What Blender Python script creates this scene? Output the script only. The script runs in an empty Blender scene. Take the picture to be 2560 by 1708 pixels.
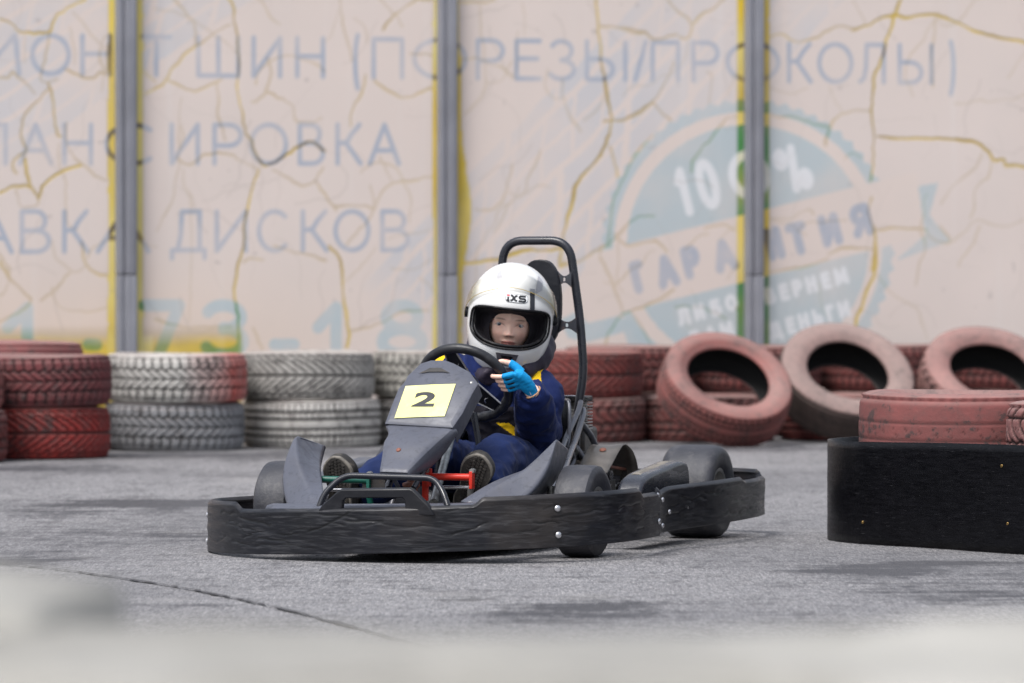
import bpy, bmesh, math, random
import numpy as np
from mathutils import Vector, Matrix, noise as mnoise
R = math.radians
SC = bpy.context.scene
COL = SC.collection

# ------------------------------------------------------------------ camera, sky, sun, exposure
cam_d = bpy.data.cameras.new('camera'); cam = bpy.data.objects.new('camera', cam_d); COL.objects.link(cam)
cam.location = (0, 0, 0.8); cam.rotation_euler = (R(90 - 0.7957), 0, 0)
cam_d.sensor_width = 36; cam_d.lens = 167.06; cam_d.clip_start = 0.1; cam_d.clip_end = 500
cam_d.dof.use_dof = True; cam_d.dof.focus_distance = 13.45; cam_d.dof.aperture_fstop = 4.5; cam_d.dof.aperture_blades = 9
SC.camera = cam
SUN_EL, SUN_AZ = 58, 215          # an overcast sky, the light coming from high behind and left of the camera
W = bpy.data.worlds.new('World'); SC.world = W; W.use_nodes = True
wn = W.node_tree.nodes; wl = W.node_tree.links
bg = wn['Background']; sky = wn.new('ShaderNodeTexSky'); sky.sky_type = 'NISHITA'; sky.sun_disc = False
sky.sun_elevation = R(SUN_EL); sky.sun_rotation = R(SUN_AZ); sky.dust_density = 2.5; sky.air_density = 1.0; sky.ozone_density = 1.0
hs = wn.new('ShaderNodeHueSaturation'); hs.inputs['Saturation'].default_value = 0.42
wl.new(sky.outputs[0], hs.inputs['Color'])
# a closed cloud deck: brightest overhead, about a third of that at the horizon
tcw = wn.new('ShaderNodeTexCoord'); sx = wn.new('ShaderNodeSeparateXYZ'); wl.new(tcw.outputs['Generated'], sx.inputs[0])
mr = wn.new('ShaderNodeMapRange'); mr.inputs['From Min'].default_value = 0.0; mr.inputs['From Max'].default_value = 1.0; mr.inputs['To Min'].default_value = 0.46; mr.inputs['To Max'].default_value = 1.35; wl.new(sx.outputs['Z'], mr.inputs['Value'])
mw = wn.new('ShaderNodeMix'); mw.data_type = 'RGBA'; mw.blend_type = 'MULTIPLY'; mw.inputs[0].default_value = 1.0; wl.new(hs.outputs[0], mw.inputs[6]); wl.new(mr.outputs['Result'], mw.inputs[7])
wl.new(mw.outputs[2], bg.inputs['Color']); bg.inputs['Strength'].default_value = 0.125
sd = bpy.data.lights.new('sun', 'SUN'); sd.energy = 1.42; sd.angle = R(24); sd.color = (1.0, 0.98, 0.955)
sun = bpy.data.objects.new('sun', sd); COL.objects.link(sun); sun.rotation_euler = (R(90 - SUN_EL), 0, R(180 - SUN_AZ))
SC.view_settings.view_transform = 'Standard'; SC.view_settings.look = 'None'; SC.view_settings.gamma = 1
SC.view_settings.use_curve_mapping = False; SC.view_settings.exposure = 0.92

# ------------------------------------------------------------------ helpers
class NT:
    """short writing for material nodes"""
    def __init__(s, name):
        s.m = bpy.data.materials.new(name); s.m.use_nodes = True; s.t = s.m.node_tree
        s.b = s.t.nodes['Principled BSDF']; s.out = s.t.nodes['Material Output']
    def n(s, kind, **kw):
        nd = s.t.nodes.new('ShaderNode' + kind)
        for k, v in kw.items():
            if hasattr(nd, k): setattr(nd, k, v)
            else: nd.inputs[k.replace('_', ' ')].default_value = v
        return nd
    def l(s, a, b): s.t.links.new(a, b)
    def mix(s, fac, a, b, blend='MIX'):
        nd = s.t.nodes.new('ShaderNodeMix'); nd.data_type = 'RGBA'; nd.blend_type = blend
        for sock, v in ((nd.inputs[0], fac), (nd.inputs[6], a), (nd.inputs[7], b)):
            if isinstance(v, (int, float)): sock.default_value = v
            elif isinstance(v, tuple): sock.default_value = (*v[:3], 1)
            else: s.l(v, sock)
        return nd.outputs[2]
    def ramp(s, v, stops):
        nd = s.t.nodes.new('ShaderNodeValToRGB'); s.l(v, nd.inputs[0]); e = nd.color_ramp.elements
        while len(e) < len(stops): e.new(0.5)
        for el, (p, c) in zip(e, stops):
            el.position = p; el.color = (c, c, c, 1) if isinstance(c, (int, float)) else (*c, 1)
        return nd.outputs[0]
    def math(s, op, a, b=0.0):
        nd = s.t.nodes.new('ShaderNodeMath'); nd.operation = op
        for sock, v in ((nd.inputs[0], a), (nd.inputs[1], b)):
            if isinstance(v, (int, float)): sock.default_value = v
            else: s.l(v, sock)
        return nd.outputs[0]
    def co(s, scale=(1, 1, 1), kind='Object', rnd=False):
        tc = s.t.nodes.new('ShaderNodeTexCoord'); mp = s.t.nodes.new('ShaderNodeMapping'); mp.inputs['Scale'].default_value = scale
        s.l(tc.outputs[kind], mp.inputs['Vector'])
        if rnd:
            oi = s.t.nodes.new('ShaderNodeObjectInfo'); mu = s.math('MULTIPLY', oi.outputs['Random'], 37.0); s.l(mu, mp.inputs['Location'])
        return mp.outputs[0]
    def noise(s, co, scale, detail=4, rough=0.55, dist=0.0):
        nd = s.n('TexNoise'); s.l(co, nd.inputs['Vector'])
        nd.inputs['Scale'].default_value = scale; nd.inputs['Detail'].default_value = detail
        nd.inputs['Roughness'].default_value = rough; nd.inputs['Distortion'].default_value = dist
        return nd.outputs[0]
    def attr(s, name):
        nd = s.t.nodes.new('ShaderNodeAttribute'); nd.attribute_name = name; return nd
    def bump(s, h, strength, dist, normal=None):
        nd = s.t.nodes.new('ShaderNodeBump'); nd.inputs['Strength'].default_value = strength; nd.inputs['Distance'].default_value = dist
        s.l(h, nd.inputs['Height'])
        if normal is not None: s.l(normal, nd.inputs['Normal'])
        s.l(nd.outputs[0], s.b.inputs['Normal']); return nd.outputs[0]
    def set(s, **kw):
        for k, v in kw.items():
            sock = s.b.inputs[k.replace('_', ' ')]
            if isinstance(v, tuple): sock.default_value = (*v[:3], 1) if sock.type == 'RGBA' else v
            elif isinstance(v, (int, float)): sock.default_value = v
            else: s.l(v, sock)
        return s.m

def worn(name, col, rough=0.5, var=0.25, scale=9, bump=0.15, bscale=60, metallic=0.0, dirt=(0.16, 0.14, 0.12), dirt_amt=0.25, stretch=(1, 1, 1), spec=0.5):
    k = NT(name); co = k.co(stretch); n1 = k.noise(co, scale, 5); n2 = k.noise(co, bscale, 3)
    c1 = tuple(c * (1 - var) for c in col); c2 = tuple(min(1, c * (1 + var)) for c in col)
    c = k.mix(k.ramp(n1, [(0.35, 0.0), (0.65, 1.0)]), c1, c2)
    c = k.mix(k.ramp(k.noise(co, scale * 2.3, 6, 0.65), [(0.52, 0.0), (0.72, dirt_amt)]), c, dirt)
    k.bump(n2, bump, 0.004)
    r = k.ramp(n1, [(0.3, max(0, rough - 0.1)), (0.7, min(1, rough + 0.12))])
    return k.set(Base_Color=c, Roughness=r, Metallic=metallic, Specular_IOR_Level=spec)

def tag(o, label=None, cat=None, group=None, kind=None):
    if label: o['label'] = label
    if cat: o['category'] = cat
    if group: o['group'] = group
    if kind: o['kind'] = kind
    return o
def empty(name, loc=(0, 0, 0), rz=0.0):
    o = bpy.data.objects.new(name, None); COL.objects.link(o); o.location = loc; o.rotation_euler = (0, 0, rz); o.empty_display_size = 0.1; return o
def link(name, me, mat=None, parent=None, smooth=True):
    o = bpy.data.objects.new(name, me); COL.objects.link(o)
    if mat is not None:
        me.materials.clear(); me.materials.append(mat)
    if parent is not None: o.parent = parent
    if smooth: me.shade_smooth()
    return o

class MB:
    """collects geometry and links it as ONE mesh object"""
    def __init__(s): s.v = []; s.f = []
    def add(s, vs, fs):
        o = len(s.v); s.v += [tuple(map(float, p)) for p in vs]; s.f += [tuple(i + o for i in f) for f in fs]; return s
    def box(s, c, d, rot=None):
        x, y, z = (a / 2 for a in d); vs = [Vector((sx * x, sy * y, sz * z)) for sz in (-1, 1) for sy in (-1, 1) for sx in (-1, 1)]
        M = rot if rot is not None else Matrix.Identity(3)
        return s.add([M @ p + Vector(c) for p in vs], [(0, 2, 3, 1), (4, 5, 7, 6), (0, 1, 5, 4), (2, 6, 7, 3), (0, 4, 6, 2), (1, 3, 7, 5)])
    def tube(s, path, r, seg=12, closed=False, cap=True, flat=None):
        P = [Vector(p) for p in path]; n = len(P); rs = r if isinstance(r, (list, tuple)) else [r] * n
        prev = None; vs = []
        for i in range(n):
            if closed: t = P[(i + 1) % n] - P[i - 1]
            else: t = P[min(i + 1, n - 1)] - P[max(i - 1, 0)]
            t = t.normalized() if t.length > 1e-9 else Vector((0, 0, 1))
            if prev is None:
                a = Vector((0, 0, 1)) if abs(t.z) < 0.9 else Vector((1, 0, 0)); u = (a - t * a.dot(t)).normalized()
            else: u = (prev - t * prev.dot(t)).normalized()
            prev = u; w = t.cross(u); ri = rs[i]; ra, rb = ri if isinstance(ri, tuple) else (ri, ri)
            for k in range(seg):
                a = 2 * math.pi * k / seg; vs.append(P[i] + u * (ra * math.cos(a)) + w * (rb * math.sin(a)))
        fs = []
        for i in range(n if closed else n - 1):
            j = (i + 1) % n
            for k in range(seg): fs.append((i * seg + k, i * seg + (k + 1) % seg, j * seg + (k + 1) % seg, j * seg + k))
        if cap and not closed: fs += [tuple(range(seg))[::-1], tuple(range((n - 1) * seg, n * seg))]
        return s.add(vs, fs)
    def prism(s, poly, off):
        """flat 3D polygon pushed along the vector off"""
        n = len(poly); off = Vector(off); P = [Vector(p) for p in poly]
        return s.add(P + [p + off for p in P], [tuple(range(n))[::-1], tuple(range(n, 2 * n))] + [(i, (i + 1) % n, n + (i + 1) % n, n + i) for i in range(n)])
    def lathe(s, prof, c, axis='z', seg=48, closed=False):
        vs = []; fs = []; m = len(prof); c = Vector(c)
        for k in range(seg):
            a = 2 * math.pi * k / seg
            for r, h in prof:
                p = Vector((r * math.cos(a), r * math.sin(a), h))
                if axis == 'x': p = Vector((h, p.x, p.y))
                elif axis == 'y': p = Vector((p.y, h, p.x))
                vs.append(c + p)
        for k in range(seg):
            k2 = (k + 1) % seg
            for i in range(m if closed else m - 1):
                j = (i + 1) % m; fs.append((k * m + i, k2 * m + i, k2 * m + j, k * m + j))
        return s.add(vs, fs)
    def ball(s, c, r, seg=16, rings=10):
        rx, ry, rz = r if isinstance(r, tuple) else (r, r, r); vs = []; fs = []
        for i in range(rings + 1):
            p = math.pi * i / rings
            for k in range(seg):
                a = 2 * math.pi * k / seg; vs.append((c[0] + rx * math.sin(p) * math.cos(a), c[1] + ry * math.sin(p) * math.sin(a), c[2] + rz * math.cos(p)))
        for i in range(rings):
            for k in range(seg): fs.append((i * seg + k, (i + 1) * seg + k, (i + 1) * seg + (k + 1) % seg, i * seg + (k + 1) % seg))
        return s.add(vs, fs)
    def mesh(s, name):
        me = bpy.data.meshes.new(name); me.from_pydata(s.v, [], s.f); me.validate()
        bm = bmesh.new(); bm.from_mesh(me); bmesh.ops.remove_doubles(bm, verts=bm.verts, dist=1e-6); bmesh.ops.recalc_face_normals(bm, faces=bm.faces); bm.to_mesh(me); bm.free(); return me
    def build(s, name, mat, parent=None, smooth=True, bevel=0.0, seg=2, sharp=40, subsurf=0):
        me = s.mesh(name); o = link(name, me, mat, parent, False)
        if smooth: me.shade_smooth(); me.set_sharp_from_angle(angle=R(sharp))
        if bevel:
            b = o.modifiers.new('edge', 'BEVEL'); b.width = bevel; b.segments = seg; b.limit_method = 'ANGLE'; b.angle_limit = R(30)
            me.shade_smooth()
        if subsurf:
            b = o.modifiers.new('smooth', 'SUBSURF'); b.levels = b.render_levels = subsurf
        return o
def curve(pts, n=8, closed=False):
    """Catmull-Rom through points"""
    P = [Vector(p) for p in pts]; out = []; m = len(P)
    for i in range(m if closed else m - 1):
        g = (lambda j: P[j % m]) if closed else (lambda j: P[max(0, min(m - 1, j))])
        a, b, c, d = g(i - 1), g(i), g(i + 1), g(i + 2)
        for k in range(n):
            t = k / n; out.append(0.5 * (2 * b + (c - a) * t + (2 * a - 5 * b + 4 * c - d) * t * t + (3 * b - a - 3 * c + d) * t ** 3))
    if not closed: out.append(P[-1])
    return out
def fillet(pts, r, n=6):
    """polyline with rounded corners"""
    P = [Vector(p) for p in pts]; out = [P[0]]
    for i in range(1, len(P) - 1):
        a = (P[i - 1] - P[i]); b = (P[i + 1] - P[i]); q = min(r, a.length * 0.49, b.length * 0.49); A = P[i] + a.normalized() * q; B = P[i] + b.normalized() * q
        for k in range(n + 1):
            t = k / n; out.append(A * (1 - t) ** 2 + P[i] * 2 * t * (1 - t) + B * t * t)
    out.append(P[-1]); return out
def fset(me, name, arr, kind='FLOAT', dom='POINT'):
    a = me.attributes.new(name, kind, dom); a.data.foreach_set('color' if kind == 'FLOAT_COLOR' else 'value', np.asarray(arr, np.float32).ravel())
def grid_mesh(name, X, Y, Zf):
    nx, ny = len(X), len(Y); gx, gy = np.meshgrid(X, Y); v = np.stack(Zf(gx, gy), -1).reshape(-1, 3)
    idx = np.arange(nx * ny).reshape(ny, nx); q = np.stack([idx[:-1, :-1], idx[:-1, 1:], idx[1:, 1:], idx[1:, :-1]], -1).reshape(-1, 4)
    me = bpy.data.meshes.new(name); me.vertices.add(len(v)); me.vertices.foreach_set('co', v.ravel().astype(np.float32))
    me.loops.add(q.size); me.loops.foreach_set('vertex_index', q.ravel().astype(np.int32))
    me.polygons.add(len(q)); me.polygons.foreach_set('loop_start', np.arange(0, q.size, 4, dtype=np.int32)); me.update(calc_edges=True); me.validate(); return me, gx.ravel(), gy.ravel()
rng = np.random.default_rng(7)
def fbm(x, y, scale, seed=0, octv=4):
    """smooth value noise on arrays, about -1..1"""
    r = np.random.default_rng(100 + seed); T = r.uniform(-1, 1, (64, 64)); out = 0; amp = 1; tot = 0
    for o in range(octv):
        u, v = x * scale * 2 ** o + 13.7 * o, y * scale * 2 ** o + 7.1 * o; i, j = np.floor(u).astype(int), np.floor(v).astype(int); a, b = u - i, v - j
        a = a * a * (3 - 2 * a); b = b * b * (3 - 2 * b); t = lambda p, q: T[p % 64, q % 64]
        out = out + amp * ((t(i, j) * (1 - a) + t(i + 1, j) * a) * (1 - b) + (t(i, j + 1) * (1 - a) + t(i + 1, j + 1) * a) * b); tot += amp; amp *= 0.5
    return out / tot

# ------------------------------------------------------------------ ground: one sheet of old asphalt
STAINS=[(-1.42,16.41,0.37,0.62,0.5),(-1.2,16.58,0.21,0.29,0.45),(-1.17,14.59,0.44,0.58,0.22),(-1.39,13.51,0.15,0.35,0.6),(0.93,12.92,0.21,0.16,0.55),(1.1,12.48,0.34,0.74,0.25),(1.18,11.71,0.22,0.2,0.3),(0.21,11.43,0.16,0.27,0.45),(0.09,11.16,0.21,0.33,0.3),(-0.13,11.71,0.06,0.12,0.35),(-2.02,19.67,0.46,0.41,0.55),(-1.38,20.97,0.46,0.37,0.5),(-0.69,21.5,0.47,0.34,0.5),(0.78,21.94,0.78,0.35,0.45),(-0.93,18.96,0.48,0.53,0.12),(1.17,19.35,0.41,0.55,0.12),(1.24,13.17,0.22,0.18,0.3),(-2.2,15.4,0.5,0.4,0.3),(2.2,14.9,0.5,0.6,0.25)]
def build_ground():
    X = np.concatenate([[-60, -30, -15, -8], np.arange(-4.5, 4.51, 0.045), [8, 15, 30, 60]]); Y = np.concatenate([[-40, -15, -4, 2, 4], np.arange(6, 25, 0.055), [27, 32, 45, 80]])
    me, gx, gy = grid_mesh('ground', X, Y, lambda x, y: (x, y, 0.006 * fbm(x, y, 0.7, 3, 2) * np.clip((20 - np.abs(x)) / 20, 0, 1) * 0 + 0 * x))
    st = np.zeros_like(gx); wx = gx + 0.10 * fbm(gx, gy, 3.5, 1); wy = gy + 0.22 * fbm(gx, gy, 2.5, 2)
    for x, y, a, b, s in STAINS: st += 1.6 * s * np.exp(-(((wx - x) / a) ** 2 + ((wy - y) / b) ** 2) ** 1.4)
    st *= np.clip(0.75 + 1.1 * fbm(gx * 0.6, gy * 1.8, 5, 5), 0, 1.4)
    fset(me, 'stain', np.clip(st, 0, 1))
    k = NT('asphalt'); co = k.co(); a = k.attr('stain')
    big = k.noise(k.co((0.7, 0.25, 1)), 1.2, 5, 0.6); mid = k.noise(k.co((2.0, 0.8, 1)), 5, 5, 0.65)
    agg = k.n('TexVoronoi'); agg.inputs['Scale'].default_value = 260; k.l(k.co((1, .2, 1)), agg.inputs['Vector'])
    stone = k.n('TexVoronoi'); stone.inputs['Scale'].default_value = 160; k.l(k.co((1, .16, 1)), stone.inputs['Vector'])
    sep = k.n('SeparateColor'); k.l(stone.outputs['Color'], sep.inputs[0])
    base = k.mix(k.ramp(big, [(0.3, 0.0), (0.7, 1.0)]), (0.150, 0.149, 0.156), (0.225, 0.223, 0.232))
    base = k.mix(k.ramp(mid, [(0.45, 0.0), (0.75, 0.40)]), base, (0.115, 0.113, 0.119))
    base = k.mix(k.ramp(sep.outputs[0], [(0.05, 0.0), (0.95, 0.60)]), base, k.mix(sep.outputs[1], (0.06, 0.058, 0.064), (0.40, 0.385, 0.385)))
    grit = k.noise(k.co((1, 0.14, 1)), 330, 2, 0.7); base = k.mix(k.ramp(grit, [(0.30, 0.55), (0.48, 0.0)]), base, (0.045, 0.044, 0.048)); base = k.mix(k.ramp(grit, [(0.54, 0.0), (0.70, 0.60)]), base, (0.46, 0.44, 0.43))
    g2 = k.noise(k.co((1, 0.10, 1)), 120, 3, 0.75); base = k.mix(k.ramp(g2, [(0.34, 0.55), (0.50, 0.0)]), base, (0.070, 0.069, 0.074)); base = k.mix(k.ramp(g2, [(0.53, 0.0), (0.68, 0.50)]), base, (0.38, 0.365, 0.355))
    fine = k.noise(k.co((1.6, 0.30, 1)), 16, 6, 0.72); blot = k.noise(k.co((1.0, 0.28, 1)), 5.5, 7, 0.68, 0.5)
    # rubber and oil marks: broken, ragged patches, densest where karts brake and turn
    skid = k.noise(k.co((0.35, 1.15, 1)), 9, 6, 0.72, 0.3)
    m1 = k.math('ADD', k.math('MULTIPLY', a.outputs['Fac'], 0.26), k.math('MULTIPLY', fine, 0.32)); m1 = k.math('ADD', m1, k.math('MULTIPLY', blot, 0.30)); m1 = k.math('ADD', m1, k.math('MULTIPLY', skid, 0.42))
    base = k.mix(k.ramp(m1, [(0.525, 0.0), (0.66, 0.92)]), base, (0.042, 0.041, 0.046))
    broad = k.noise(k.co((0.30, 0.22, 1)), 2.0, 4, 0.6, 0.4); base = k.mix(k.ramp(broad, [(0.43, 0.0), (0.66, 0.5)]), base, (0.088, 0.087, 0.093))
    base = k.mix(k.ramp(k.noise(k.co((0.5, 0.30, 1)), 4.4, 5, 0.6), [(0.58, 0.0), (0.75, 0.30)]), base, (0.36, 0.345, 0.33))
    h = k.math('ADD', k.math('MULTIPLY', stone.outputs['Distance'], -1.0), k.math('MULTIPLY', agg.outputs['Distance'], -0.5))
    k.bump(h, 0.4, 0.004)
    k.set(Base_Color=base, Roughness=k.ramp(fine, [(0.3, 0.62), (0.7, 0.85)]), Specular_IOR_Level=0.35)
    g = link('ground', me, k.m, None, False); tag(g, 'worn grey asphalt of the kart track with dark rubber stains', 'asphalt', kind='structure')
    SEAM = [(-1.9,14.2),(-1.535,13.396),(-1.42,13.173),(-1.315,13.011),(-1.209,12.852),(-1.072,12.596),(-0.933,12.318),(-0.831,12.098),(-0.734,11.856),(-0.646,11.624),(-0.547,11.346),(-0.429,10.991),(-0.284,10.539),(-0.109,9.985),(0.2,9.0)]
    P = curve([(x, y, 0.004) for x, y in SEAM], 14); mb = MB(); vs = []
    for i, p in enumerate(P):
        t = (P[min(i + 1, len(P) - 1)] - P[max(i - 1, 0)]).normalized(); nrm = Vector((-t.y, t.x, 0)); q = 0.003 + 0.010 * max(0, mnoise.noise((i * 0.13, 3, 1)) + 0.35) + 0.003 * mnoise.noise((i * 0.9, 1, 7)); o = 0.012 * mnoise.noise((i * 0.31, 9, 2))
        vs += [p + nrm * (q + o), p - nrm * (q - o)]
    mb.add(vs, [(2 * i, 2 * i + 1, 2 * i + 3, 2 * i + 2) for i in range(len(P) - 1)])
    mb.build('crack', worn('crack_tar', (0.045, 0.043, 0.046), 0.8), g)
    return g
build_ground()
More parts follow.
